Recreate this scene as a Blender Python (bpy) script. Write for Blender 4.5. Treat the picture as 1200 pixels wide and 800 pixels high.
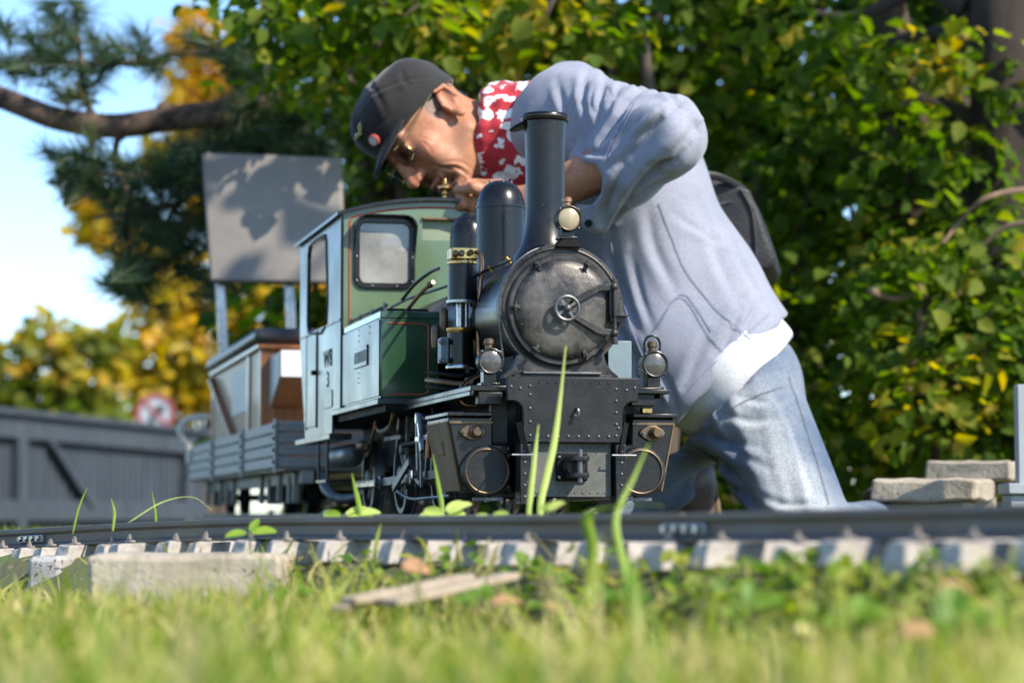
import bpy, bmesh, math, random
import numpy as np
from mathutils import Vector, Matrix, noise as mnoise

random.seed(7)
RNG = np.random.default_rng(11)
for o in list(bpy.data.objects):
    bpy.data.objects.remove(o)
SC = bpy.context.scene
COL = SC.collection

# ------------------------------------------------------------------ camera, sky, sun, exposure
FPX = 2833.0                     # focal length in pixels of the 1200 px wide photograph (85 mm)
CAM_Z = 0.13
PITCH = math.atan(200 / FPX)
cam_d = bpy.data.cameras.new('camera')
cam = bpy.data.objects.new('camera', cam_d)
COL.objects.link(cam)
cam.location = (0, 0, CAM_Z)
cam.rotation_euler = (math.pi / 2 + PITCH, 0, 0)
cam_d.sensor_width = 36.0
cam_d.lens = 85.0
cam_d.clip_start = 0.02
cam_d.clip_end = 2000
cam_d.dof.use_dof = True
cam_d.dof.focus_distance = 3.26
cam_d.dof.aperture_fstop = 5.3
cam_d.dof.aperture_blades = 0
SC.camera = cam

SUN_AZ = 52.0                    # degrees to the right of straight behind the camera
SUN_EL = 40.0
W = bpy.data.worlds.new('World')
SC.world = W
W.use_nodes = True
wn = W.node_tree
wn.nodes.clear()
sky = wn.nodes.new('ShaderNodeTexSky')
sky.sky_type = 'NISHITA'
sky.sun_disc = False
sky.sun_elevation = math.radians(SUN_EL)
sky.sun_rotation = math.radians(180 - SUN_AZ)
sky.altitude = 200
sky.air_density = 1.0
sky.dust_density = 0.35
sky.ozone_density = 6.0
bgn = wn.nodes.new('ShaderNodeBackground')
bgn.inputs['Strength'].default_value = 0.15
won = wn.nodes.new('ShaderNodeOutputWorld')
wn.links.new(sky.outputs[0], bgn.inputs[0])
wn.links.new(bgn.outputs[0], won.inputs[0])

sun_d = bpy.data.lights.new('sun', 'SUN')
sun_d.energy = 4.0
sun_d.angle = math.radians(0.53)
sun_d.color = (1.0, 0.92, 0.79)
sun = bpy.data.objects.new('sun', sun_d)
COL.objects.link(sun)
_a, _e = math.radians(SUN_AZ), math.radians(SUN_EL)
SUNDIR = Vector((math.sin(_a) * math.cos(_e), -math.cos(_a) * math.cos(_e), math.sin(_e)))
sun.rotation_euler = SUNDIR.to_track_quat('Z', 'Y').to_euler()
sun.location = SUNDIR * 30

SC.view_settings.view_transform = 'Standard'
SC.view_settings.look = 'None'
SC.view_settings.exposure = 1.0
SC.view_settings.gamma = 1.0
SC.view_settings.use_curve_mapping = False
SC.render.engine = 'CYCLES'
SC.cycles.use_denoising = True
SC.cycles.max_bounces = 8
SC.cycles.transparent_max_bounces = 8
SC.cycles.caustics_reflective = False
SC.cycles.caustics_refractive = False
SC.cycles.sample_clamp_indirect = 6.0


# ------------------------------------------------------------------ helpers
def ray(px, py):
    x, y = (px - 600) / FPX, (400 - py) / FPX
    return np.array([x, math.cos(PITCH) - y * math.sin(PITCH), math.sin(PITCH) + y * math.cos(PITCH)])


def pt(px, py, D):
    """point at ground depth D (metres along +Y) seen at a photo pixel"""
    d = ray(px, py)
    return np.array([0, 0, CAM_Z]) + d * (D / d[1])


def A3(*a):
    return np.array(a, float)


def unit(v):
    v = np.asarray(v, float)
    return v / (np.linalg.norm(v) + 1e-12)


def basis(ax):
    ax = unit(ax)
    t = A3(0, 0, 1) if abs(ax[2]) < 0.9 else A3(1, 0, 0)
    e1 = unit(np.cross(t, ax))
    return e1, np.cross(ax, e1), ax


def catmull(pts, k=6, closed=False):
    P = [np.asarray(p, float) for p in pts]
    n = len(P)
    out = []
    segs = n if closed else n - 1
    for i in range(segs):
        p0 = P[(i - 1) % n] if (closed or i > 0) else 2 * P[0] - P[1]
        p1, p2 = P[i], P[(i + 1) % n]
        p3 = P[(i + 2) % n] if (closed or i + 2 < n) else 2 * P[-1] - P[-2]
        for j in range(k):
            t = j / k
            out.append(0.5 * ((2 * p1) + (-p0 + p2) * t + (2 * p0 - 5 * p1 + 4 * p2 - p3) * t * t + (-p0 + 3 * p1 - 3 * p2 + p3) * t ** 3))
    if not closed:
        out.append(P[-1])
    return out


class MB:
    def __init__(s):
        s.v, s.f = [], []

    def add(s, V, F):
        o = len(s.v)
        s.v.extend([tuple(map(float, p)) for p in V])
        s.f.extend([tuple(i + o for i in f) for f in F])
        return s

    def box(s, lo, hi):
        (x0, y0, z0), (x1, y1, z1) = lo, hi
        V = [(x0, y0, z0), (x1, y0, z0), (x1, y1, z0), (x0, y1, z0), (x0, y0, z1), (x1, y0, z1), (x1, y1, z1), (x0, y1, z1)]
        return s.add(V, [(0, 3, 2, 1), (4, 5, 6, 7), (0, 1, 5, 4), (1, 2, 6, 5), (2, 3, 7, 6), (3, 0, 4, 7)])

    def obox(s, c, ex, ey, ez):
        c, ex, ey, ez = map(lambda q: np.asarray(q, float), (c, ex, ey, ez))
        V = [c + a * ex + b * ey + d * ez for d in (-1, 1) for a, b in ((-1, -1), (1, -1), (1, 1), (-1, 1))]
        return s.add(V, [(0, 3, 2, 1), (4, 5, 6, 7), (0, 1, 5, 4), (1, 2, 6, 5), (2, 3, 7, 6), (3, 0, 4, 7)])

    def bar(s, a, b, w, h, up=(0, 0, 1)):
        a, b = np.asarray(a, float), np.asarray(b, float)
        d = unit(b - a)
        e1 = np.cross(d, np.asarray(up, float))
        if np.linalg.norm(e1) < 1e-4:
            e1 = np.cross(d, A3(1, 0, 0))
        e1 = unit(e1)
        e2 = np.cross(e1, d)
        return s.obox((a + b) / 2, (b - a) / 2, e1 * w / 2, e2 * h / 2)

    def lathe(s, prof, o, ax, n=24, caps=True):
        e1, e2, ax = basis(ax)
        o = np.asarray(o, float)
        V, F = [], []
        for r, h in prof:
            r = max(r, 1e-5)
            for i in range(n):
                t = 2 * math.pi * i / n
                V.append(o + ax * h + e1 * (r * math.cos(t)) + e2 * (r * math.sin(t)))
        for j in range(len(prof) - 1):
            for i in range(n):
                k = (i + 1) % n
                F.append((j * n + i, j * n + k, (j + 1) * n + k, (j + 1) * n + i))
        if caps:
            F.append(tuple(range(n))[::-1])
            F.append(tuple((len(prof) - 1) * n + i for i in range(n)))
        return s.add(V, F)

    def cyl(s, a, b, r, r1=None, n=20):
        a, b = np.asarray(a, float), np.asarray(b, float)
        L = np.linalg.norm(b - a)
        return s.lathe([(r, 0), (r if r1 is None else r1, L)], a, b - a, n)

    def tube(s, pts, r, n=8, smooth=0, closed=False):
        P = catmull(pts, smooth, closed) if smooth else [np.asarray(p, float) for p in pts]
        m = len(P)
        R = r if hasattr(r, '__len__') else None
        V, F = [], []
        e1 = None
        for i, p in enumerate(P):
            a = P[(i - 1) % m] if (closed or i > 0) else p
            b = P[(i + 1) % m] if (closed or i < m - 1) else p
            d = unit(b - a)
            if e1 is None:
                e1 = basis(d)[0]
            e1 = unit(e1 - d * (e1 @ d))
            e2 = np.cross(d, e1)
            rr = r if R is None else np.interp(i / max(m - 1, 1), np.linspace(0, 1, len(R)), R)
            for k in range(n):
                t = 2 * math.pi * k / n
                V.append(p + e1 * rr * math.cos(t) + e2 * rr * math.sin(t))
        for i in range(m if closed else m - 1):
            j = (i + 1) % m
            for k in range(n):
                l = (k + 1) % n
                F.append((i * n + k, i * n + l, j * n + l, j * n + k))
        if not closed:
            F.append(tuple(range(n))[::-1])
            F.append(tuple((m - 1) * n + k for k in range(n)))
        return s.add(V, F)

    def torus(s, c, ax, R, r, n=28, m=8):
        e1, e2, ax = basis(ax)
        c = np.asarray(c, float)
        return s.tube([c + e1 * R * math.cos(2 * math.pi * i / n) + e2 * R * math.sin(2 * math.pi * i / n) for i in range(n)], r, m, closed=True)

    def sphere(s, c, r, n=12, sc=(1, 1, 1)):
        prof = [(r * math.sin(math.pi * i / n), -r * math.cos(math.pi * i / n)) for i in range(n + 1)]
        t = MB().lathe(prof, (0, 0, 0), (0, 0, 1), n * 2)
        return s.add([np.asarray(c) + np.asarray(p) * np.asarray(sc) for p in t.v], t.f)

    def prism(s, poly, o, ex, ey, ez):
        """poly in (ex, ey), extruded by the vector ez"""
        o, ex, ey, ez = map(lambda q: np.asarray(q, float), (o, ex, ey, ez))
        n = len(poly)
        V = [o + ex * a + ey * b for a, b in poly] + [o + ex * a + ey * b + ez for a, b in poly]
        F = [tuple(range(n))[::-1], tuple(range(n, 2 * n))] + [(i, (i + 1) % n, n + (i + 1) % n, n + i) for i in range(n)]
        return s.add(V, F)

    def plate(s, outer, holes, o, ex, ey, ez):
        """flat plate with holes, thickness = the vector ez"""
        o, ex, ey, ez = map(lambda q: np.asarray(q, float), (o, ex, ey, ez))
        bm = bmesh.new()
        loops = []
        for lp in [outer] + list(holes):
            vs = [bm.verts.new((a, b, 0)) for a, b in lp]
            es = [bm.edges.new((vs[i], vs[(i + 1) % len(vs)])) for i in range(len(vs))]
            loops.append((vs, es))
        bmesh.ops.triangle_fill(bm, edges=[e for l in loops for e in l[1]], use_beauty=True, use_dissolve=False)
        bm.verts.index_update()
        P2 = [(v.co.x, v.co.y) for v in bm.verts]
        T = [tuple(v.index for v in f.verts) for f in bm.faces]
        sides = [tuple((l[0][i].index, l[0][(i + 1) % len(l[0])].index)) for l in loops for i in range(len(l[0]))]
        bm.free()
        n = len(P2)
        V = [o + ex * a + ey * b for a, b in P2] + [o + ex * a + ey * b + ez for a, b in P2]
        F = [t[::-1] for t in T] + [tuple(i + n for i in t) for t in T] + [(a, b, b + n, a + n) for a, b in sides]
        return s.add(V, F)

    def mirror_x(s):
        t = MB()
        t.v = [(-x, y, z) for x, y, z in s.v]
        t.f = [f[::-1] for f in s.f]
        return t


def rrect(x0, y0, x1, y1, r, k=5):
    out = []
    for cx, cy, a0 in ((x1 - r, y1 - r, 0), (x0 + r, y1 - r, 90), (x0 + r, y0 + r, 180), (x1 - r, y0 + r, 270)):
        for i in range(k + 1):
            t = math.radians(a0 + 90 * i / k)
            out.append((cx + r * math.cos(t), cy + r * math.sin(t)))
    return out


def mesh_obj(name, V, F, material, parent=None, smooth=40, bevel=0, recalc=True, bseg=2):
    me = bpy.data.meshes.new(name)
    me.from_pydata(V, [], F)
    if recalc:
        bm = bmesh.new()
        bm.from_mesh(me)
        bmesh.ops.recalc_face_normals(bm, faces=bm.faces)
        bm.to_mesh(me)
        bm.free()
    if smooth:
        me.polygons.foreach_set('use_smooth', np.ones(len(me.polygons), bool))
        if smooth < 170:
            me.set_sharp_from_angle(angle=math.radians(smooth))
    me.materials.append(material)
    o = bpy.data.objects.new(name, me)
    COL.objects.link(o)
    if parent is not None:
        o.parent = parent
    if bevel:
        b = o.modifiers.new('bevel', 'BEVEL')
        b.width = bevel
        b.segments = bseg
        b.limit_method = 'ANGLE'
        b.angle_limit = math.radians(50)
        b.harden_normals = False
    return o


def tag(o, label=None, cat=None, group=None, kind=None):
    if label: o['label'] = label
    if cat: o['category'] = cat
    if group: o['group'] = group
    if kind: o['kind'] = kind
    return o


def empty(name, loc, rz=0):
    o = bpy.data.objects.new(name, None)
    COL.objects.link(o)
    o.location = loc
    o.rotation_euler = (0, 0, rz)
    o.empty_display_size = 0.05
    return o


# ------------------------------------------------------------------ materials
def new_mat(name):
    m = bpy.data.materials.new(name)
    m.use_nodes = True
    nt = m.node_tree
    nt.nodes.clear()
    out = nt.nodes.new('ShaderNodeOutputMaterial')
    b = nt.nodes.new('ShaderNodeBsdfPrincipled')
    nt.links.new(b.outputs[0], out.inputs[0])
    return m, nt, b, out


def c4(c):
    return (c[0], c[1], c[2], 1.0)


def mat(name, c1, c2=None, rough=0.5, rough2=None, metal=0.0, scale=12, detail=6, lo=0.35, hi=0.7, coat=0.0, coat_r=0.1,
        bump=0.0, bscale=60, stretch=(1, 1, 1), spec=0.5, speck=None, speck_scale=260, speck_lo=0.68):
    """two-tone noise material: c1 the clean colour, c2 dirt or wear; speck a third colour in fine spots"""
    m, nt, b, out = new_mat(name)
    N, L = nt.nodes.new, nt.links.new
    tc = N('ShaderNodeTexCoord')
    mp = N('ShaderNodeMapping')
    mp.inputs['Scale'].default_value = stretch
    L(tc.outputs['Object'], mp.inputs[0])
    b.inputs['Metallic'].default_value = metal
    b.inputs['Roughness'].default_value = rough
    b.inputs['Specular IOR Level'].default_value = spec
    b.inputs['Coat Weight'].default_value = coat
    b.inputs['Coat Roughness'].default_value = coat_r
    b.inputs['Base Color'].default_value = c4(c1)
    if c2 is not None:
        nz = N('ShaderNodeTexNoise')
        nz.inputs['Scale'].default_value = scale
        nz.inputs['Detail'].default_value = detail
        nz.inputs['Roughness'].default_value = 0.62
        L(mp.outputs[0], nz.inputs['Vector'])
        mr = N('ShaderNodeMapRange')
        mr.inputs['From Min'].default_value = lo
        mr.inputs['From Max'].default_value = hi
        L(nz.outputs['Fac'], mr.inputs['Value'])
        mx = N('ShaderNodeMix')
        mx.data_type = 'RGBA'
        mx.inputs['A'].default_value = c4(c1)
        mx.inputs['B'].default_value = c4(c2)
        L(mr.outputs[0], mx.inputs['Factor'])
        colout = mx.outputs['Result']
        if speck is not None:
            n2 = N('ShaderNodeTexNoise')
            n2.inputs['Scale'].default_value = speck_scale
            n2.inputs['Detail'].default_value = 2
            L(mp.outputs[0], n2.inputs['Vector'])
            m2 = N('ShaderNodeMapRange')
            m2.inputs['From Min'].default_value = speck_lo
            m2.inputs['From Max'].default_value = speck_lo + 0.06
            L(n2.outputs['Fac'], m2.inputs['Value'])
            mx2 = N('ShaderNodeMix')
            mx2.data_type = 'RGBA'
            mx2.inputs['B'].default_value = c4(speck)
            L(m2.outputs[0], mx2.inputs['Factor'])
            L(colout, mx2.inputs['A'])
            colout = mx2.outputs['Result']
        L(colout, b.inputs['Base Color'])
        if rough2 is not None:
            m3 = N('ShaderNodeMapRange')
            m3.inputs['To Min'].default_value = rough
            m3.inputs['To Max'].default_value = rough2
            L(mr.outputs[0], m3.inputs['Value'])
            L(m3.outputs[0], b.inputs['Roughness'])
    if bump:
        n4 = N('ShaderNodeTexNoise')
        n4.inputs['Scale'].default_value = bscale
        n4.inputs['Detail'].default_value = 4
        L(mp.outputs[0], n4.inputs['Vector'])
        bp = N('ShaderNodeBump')
        bp.inputs['Strength'].default_value = bump
        bp.inputs['Distance'].default_value = 0.004
        L(n4.outputs['Fac'], bp.inputs['Height'])
        L(bp.outputs[0], b.inputs['Normal'])
    return m


def leaf_mat(name, stops, trans=0.45, rough=0.45, spec=0.4):
    """leaf material: colour from the per-leaf attribute 'rnd', light passing through the blade"""
    m, nt, b, out = new_mat(name)
    N, L = nt.nodes.new, nt.links.new
    at = N('ShaderNodeAttribute')
    at.attribute_name = 'rnd'
    cr = N('ShaderNodeValToRGB')
    cr.color_ramp.interpolation = 'LINEAR'
    els = cr.color_ramp.elements
    while len(els) < len(stops):
        els.new(0.5)
    for e, (p, c) in zip(els, stops):
        e.position = p
        e.color = c4(c)
    L(at.outputs['Fac'], cr.inputs[0])
    L(cr.outputs[0], b.inputs['Base Color'])
    b.inputs['Roughness'].default_value = rough
    b.inputs['Specular IOR Level'].default_value = spec
    tr = N('ShaderNodeBsdfTranslucent')
    hs = N('ShaderNodeHueSaturation')
    hs.inputs['Saturation'].default_value = 1.15
    hs.inputs['Value'].default_value = 1.6
    L(cr.outputs[0], hs.inputs['Color'])
    L(hs.outputs[0], tr.inputs[0])
    mx = N('ShaderNodeMixShader')
    mx.inputs[0].default_value = trans
    L(b.outputs[0], mx.inputs[1])
    L(tr.outputs[0], mx.inputs[2])
    L(mx.outputs[0], out.inputs[0])
    return m


M = {}
M['black'] = mat('black_paint', (.006, .006, .0062), (.022, .0205, .018), rough=.24, rough2=.42, spec=.4, scale=14, lo=.45, hi=.8, bump=.05, bscale=120, speck=(.12, .11, .095), speck_scale=420, speck_lo=.7)
M['dark'] = mat('underframe_black', (.004, .004, .0045), (.011, .01, .009), rough=.6, rough2=.75, spec=.15, scale=20)
M['smoke'] = mat('smokebox_metal', (.012, .0118, .0115), (.06, .054, .047), rough=.36, rough2=.52, metal=.35, scale=22, lo=.38, hi=.66, bump=.12, bscale=180, speck=(.16, .145, .12), speck_scale=520, speck_lo=.69)
M['door'] = mat('smokebox_door_steel', (.014, .013, .0125), (.125, .113, .098), rough=.34, rough2=.52, metal=.4, scale=15, lo=.40, hi=.62, bump=.1, bscale=140, speck=(.28, .24, .19), speck_scale=480, speck_lo=.68)
M['frame'] = mat('frame_plate_paint', (.008, .0085, .009), (.02, .019, .018), spec=.35, rough=.38, rough2=.55, scale=24, lo=.45, hi=.75, bump=.06, bscale=200, speck=(.2, .19, .17), speck_scale=500, speck_lo=.7)
M['green'] = mat('green_paint', (.075, .125, .055), (.105, .16, .08), rough=.28, rough2=.4, scale=9, coat=.6, coat_r=.12, speck=(.32, .34, .27), speck_scale=300, speck_lo=.74)
M['dkgreen'] = mat('dark_green_paint', (.012, .045, .018), (.02, .062, .026), rough=.22, coat=.8, coat_r=.1, scale=10)
M['cabside'] = mat('cab_side_sky_tint', (.010, .020, .022), (.016, .026, .032), rough=.24, rough2=.42, scale=6, coat=.3, coat_r=.2, bump=.04, bscale=14)  # green paint with the bluish sky reflection mixed into its colour
M['red'] = mat('red_lining', (.42, .05, .03), (.5, .09, .05), rough=.4, scale=30)
M['brass'] = mat('brass', (.62, .42, .16), (.36, .22, .08), rough=.22, rough2=.4, metal=1, scale=60)
M['oldbrass'] = mat('old_bronze', (.12, .082, .052), (.2, .14, .08), rough=.42, rough2=.5, metal=.8, scale=60)
M['copper'] = mat('copper_pipe', (.45, .22, .12), (.25, .12, .07), rough=.3, rough2=.45, metal=.9, scale=40)
M['steel'] = mat('bright_steel', (.5, .5, .5), (.3, .29, .28), rough=.2, rough2=.4, metal=1, scale=50)
M['dullsteel'] = mat('dull_steel', (.16, .165, .17), (.09, .088, .085), rough=.4, rough2=.55, metal=.8, scale=50)
M['drag'] = mat('worn_grey_plate', (.105, .107, .094), (.05, .048, .042), rough=.6, scale=28, bump=.1, bscale=200, speck=(.02, .02, .02), speck_scale=300, speck_lo=.68)
M['brown'] = mat('brown_paint_and_bounce', (.2, .125, .07), (.13, .085, .05), spec=.15, rough=.6, rough2=.7, scale=20, speck=(.2, .16, .12), speck_scale=400, speck_lo=.7)  # on the cylinder sides, brown light bounced off the ground is put into the colour
M['bluegrey'] = mat('blue_grey_paint_and_sheen', (.2, .27, .3), (.15, .2, .22), rough=.4, scale=20)
M['cream'] = mat('cream_glass', (.36, .3, .19), (.26, .22, .14), rough=.3, scale=80)
M['lens'] = mat('lamp_lens', (.05, .05, .046), (.11, .105, .092), rough=.22, scale=90, coat=.3, coat_r=.1)
M['dustglass'] = mat('dusty_window_glass', (.16, .155, .14), (.3, .29, .26), rough=.16, rough2=.4, scale=7, lo=.4, hi=.62, coat=1, coat_r=.04)
M['railsteel'] = mat('rail_steel', (.12, .115, .11), (.16, .115, .08), rough=.5, rough2=.65, metal=.1, scale=18, bump=.12, bscale=140, stretch=(1, 1, 2))
M['sleeper'] = mat('sleeper_grey', (.40, .365, .325), (.16, .135, .115), rough=.8, scale=34, lo=.42, hi=.66, bump=.3, bscale=90, speck=(.3, .17, .1), speck_scale=120, speck_lo=.68)
M['concrete'] = mat('concrete', (.42, .36, .275), (.22, .18, .13), rough=.9, scale=11, lo=.4, hi=.68, bump=.5, bscale=110, speck=(.1, .09, .08), speck_scale=130, speck_lo=.66)  # darker blotches are earthy stain with leaf shade painted in
M['granite'] = mat('speckled_granite', (.4, .38, .36), (.3, .28, .26), rough=.8, scale=30, bump=.4, bscale=160, speck=(.06, .06, .06), speck_scale=150, speck_lo=.56)
M['wagon'] = mat('wagon_grey_paint', (.27, .265, .25), (.19, .185, .175), rough=.5, scale=16, bump=.15, bscale=80, stretch=(1, 1, 4))
M['wagonlight'] = mat('wagon_frame_grey', (.3, .29, .26), (.2, .19, .17), rough=.6, scale=16)
M['wood'] = mat('varnished_wood', (.32, .13, .045), (.18, .07, .028), rough=.32, rough2=.42, scale=9, stretch=(8, 8, 1.2), coat=.4, coat_r=.15)
M['wood2'] = mat('light_wood', (.36, .2, .09), (.22, .12, .055), rough=.55, scale=9, stretch=(8, 8, 1.2), coat=.2)
M['vinyl'] = mat('black_vinyl', (.025, .026, .028), (.04, .04, .04), rough=.38, scale=14, bump=.1, bscale=200)
M['board'] = mat('grey_beige_vinyl', (.22, .197, .175), (.15, .134, .118), rough=.65, scale=5, bump=.08, bscale=150)
M['white'] = mat('white_paint', (.78, .77, .74), (.66, .65, .62), rough=.45, scale=8)
M['handrail'] = mat('ivory_paint', (.72, .66, .55), (.6, .55, .45), rough=.4, scale=20)
M['fence'] = mat('blue_grey_fence_paint', (.05, .062, .08), (.03, .037, .047), rough=.6, scale=5, stretch=(3, 3, .6))
M['drywood'] = mat('weathered_wood', (.42, .34, .25), (.3, .23, .16), rough=.8, scale=12, stretch=(1, 8, 8), bump=.3, bscale=60)
M['bark'] = mat('bark', (.115, .08, .06), (.05, .036, .028), rough=.9, scale=14, bump=1.0, bscale=30, stretch=(1, 1, .35))
M['pinebark'] = mat('pine_bark', (.15, .095, .07), (.04, .03, .026), rough=.9, scale=16, lo=.42, hi=.58, bump=1.0, bscale=34)
M['darkbark'] = mat('dark_bark', (.045, .032, .025), (.018, .013, .011), rough=.95, scale=14, bump=1.0, bscale=30, stretch=(1, 1, .35))
M['twig'] = mat('twig_bark', (.24, .15, .1), (.13, .08, .055), rough=.85, scale=30, bump=.3, bscale=60)
M['signwhite'] = mat('sign_white', (.42, .45, .49), (.36, .39, .43), rough=.4, scale=6)
M['signred'] = mat('sign_red', (.3, .07, .07), (.25, .06, .06), rough=.4, scale=6)
M['greymetal'] = mat('grey_painted_metal', (.34, .36, .37), (.28, .3, .31), rough=.45, scale=8)
M['leaf'] = leaf_mat('broad_leaf', [(0, (.04, .08, .014)), (.4, (.085, .15, .02)), (.7, (.16, .225, .03)), (.88, (.3, .3, .04)), (1, (.42, .33, .05))], trans=.62, rough=.6, spec=.18)
M['yleaf'] = leaf_mat('autumn_leaf', [(0, (.12, .15, .02)), (.25, (.35, .29, .02)), (.6, (.6, .41, .02)), (.85, (.68, .42, .025)), (1, (.42, .2, .04))], trans=.5)
M['gyleaf'] = leaf_mat('turning_leaf', [(0, (.08, .13, .02)), (.5, (.2, .22, .03)), (.75, (.48, .37, .03)), (1, (.5, .25, .05))], trans=.5)
M['needle'] = leaf_mat('pine_needle', [(0, (.014, .036, .012)), (.6, (.032, .065, .02)), (.9, (.06, .085, .028)), (1, (.18, .11, .045))], trans=.2, rough=.5)
M['grass'] = leaf_mat('grass_blade', [(0, (.07, .16, .015)), (.35, (.18, .27, .03)), (.65, (.36, .36, .07)), (1, (.56, .46, .2))], trans=.45, rough=.5)
M['weed'] = leaf_mat('weed_leaf', [(0, (.09, .2, .015)), (.5, (.24, .36, .04)), (1, (.55, .62, .18))], trans=.35, rough=.45)
M['dryleaf'] = mat('dry_brown_leaf', (.36, .19, .09), (.25, .12, .06), rough=.7, scale=40, bump=.4, bscale=80)


# ------------------------------------------------------------------ ground and tracks
def rail_depth(px):
    return np.interp(px, [-400, 0, 300, 600, 900, 1200, 1600], [3.95, 3.2, 2.72, 2.27, 1.97, 1.72, 1.45])


def rail_top_y(px):
    return np.interp(px, [-400, 0, 150, 300, 600, 850, 1200, 1600], [637, 621, 612, 606, 603, 600, 590, 581])


def smoothstep(a, b, x):
    t = np.clip((x - a) / (b - a), 0, 1)
    return t * t * (3 - 2 * t)


def wav(x, y, s, seed=0):
    r = np.random.default_rng(seed)
    out = 0
    for i in range(7):
        a = r.uniform(0, 6.28)
        k = s * r.uniform(.6, 1.7)
        out = out + np.sin(k * (x * math.cos(a) + y * math.sin(a)) + r.uniform(0, 6.28))
    return out / 7


def ground_z(x, y):
    x, y = np.asarray(x, float), np.asarray(y, float)
    px = 600 + FPX * x / np.maximum(y, .5)
    s = y - rail_depth(np.clip(px, -400, 1600))
    z = .004 + .072 * smoothstep(-.30, -.05, s)
    z = z - .07 * smoothstep(3.2, 6.5, y - 2.2)
    return z + .006 * wav(x, y, 9, 1) + .004 * wav(x, y, 31, 2) * (y < 12)


gx = np.concatenate([np.linspace(-300, -12, 14), np.linspace(-9, -2.2, 14), np.linspace(-2, 2, 101), np.linspace(2.2, 9, 14), np.linspace(12, 300, 14)])
gy = np.concatenate([np.linspace(-20, -.5, 6), np.linspace(0, 4.6, 116), np.linspace(4.8, 12, 20), np.linspace(14, 60, 14), np.linspace(80, 900, 12)])
GX, GY = np.meshgrid(gx, gy, indexing='ij')
GZ = ground_z(GX, GY)
nx, ny = GX.shape
GV = np.stack([GX, GY, GZ], -1).reshape(-1, 3)
I = np.arange(nx * ny).reshape(nx, ny)
GF = np.stack([I[:-1, :-1], I[1:, :-1], I[1:, 1:], I[:-1, 1:]], -1).reshape(-1, 4)
M['soil'] = mat('grassy_soil', (.09, .085, .035), (.085, .12, .03), rough=.95, scale=7, bump=.8, bscale=60, speck=(.2, .15, .09), speck_scale=90, speck_lo=.62)
ground = mesh_obj('ground', GV.tolist(), GF.tolist(), M['soil'], smooth=180, recalc=False)
tag(ground, 'uneven garden ground with soil and short turf', 'ground', kind='structure')

RAILPX = np.linspace(-380, 1580, 60)
RAIL = [pt(p, rail_top_y(p), rail_depth(p)) for p in RAILPX]
RAIL = np.array(catmull(RAIL[::3], 4))
RLEN = np.concatenate([[0], np.cumsum(np.linalg.norm(np.diff(RAIL, axis=0), axis=1))])


def rail_frame(s):
    p = np.array([np.interp(s, RLEN, RAIL[:, i]) for i in range(3)])
    q = np.array([np.interp(min(s + .02, RLEN[-1]), RLEN, RAIL[:, i]) for i in range(3)]) - np.array([np.interp(max(s - .02, 0), RLEN, RAIL[:, i]) for i in range(3)])
    t = unit(q)
    n = unit(np.cross(A3(0, 0, 1), t))          # points away from the camera
    return p, t, n, np.cross(t, n)


def rail_s_at(px):
    pp = 600 + FPX * RAIL[:, 0] / RAIL[:, 1]
    return float(np.interp(px, pp, RLEN))


RAIL_H = .0245
PROF = [(-.0065, 0), (.0065, 0), (.0065, -.0065), (.0022, -.009), (.0022, -.019), (.0115, -.0222), (.0115, -.0245), (-.0115, -.0245), (-.0115, -.0222), (-.0022, -.019), (-.0022, -.009), (-.0065, -.0065)]


def sweep_rail(name, frames, label, group):
    V, F = [], []
    n = len(PROF)
    for p, t, nn, up in frames:
        for a, b in PROF:
            V.append(p + nn * a + up * b)
    for i in range(len(frames) - 1):
        for k in range(n):
            F.append((i * n + k, i * n + (k + 1) % n, (i + 1) * n + (k + 1) % n, (i + 1) * n + k))
    F.append(tuple(range(n)))
    F.append(tuple((len(frames) - 1) * n + k for k in range(n))[::-1])
    o = mesh_obj(name, V, F, M['railsteel'], smooth=30, bevel=.0012)
    return tag(o, label, 'rail', group)


SJ = rail_s_at(806)
fr = [rail_frame(s) for s in np.linspace(0, SJ - .001, 70)]
rail_a = sweep_rail('rail', fr, 'near rail of the curved miniature track, section with weeds beside it', 'rails of the miniature track')
fr = [rail_frame(s) for s in np.linspace(SJ + .001, RLEN[-1], 40)]
rail_b = sweep_rail('rail', fr, 'near rail of the curved miniature track, section past the bolted joint', 'rails of the miniature track')
GAUGE = .184


def off(f, d, dz=0):
    p, t, n, u = f
    return (p + n * d + A3(0, 0, dz), t, n, u)


fr = [off(rail_frame(s), GAUGE, -.004) for s in np.linspace(0, RLEN[-1], 80)]
sweep_rail('rail', fr, 'far rail of the curved miniature track, behind the near rail', 'rails of the miniature track')
for s, nb in ((SJ, 4), (rail_s_at(42), 4)):       # fishplates
    p, t, n, u = rail_frame(s)
    m = MB().obox(p - n * .0045 - u * .0135, t * .03, n * .0018, u * .0048)
    fp = mesh_obj('fishplate', m.v, m.f, M['greymetal'], rail_a, bevel=.001)
    for k in range(nb):
        c = p + t * (-.0225 + .015 * k) - n * .006 - u * .0135
        m = MB().cyl(c, c - n * .005, .0035, n=6)
        mesh_obj('bolt', m.v, m.f, M['steel'], fp, smooth=30)

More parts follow.
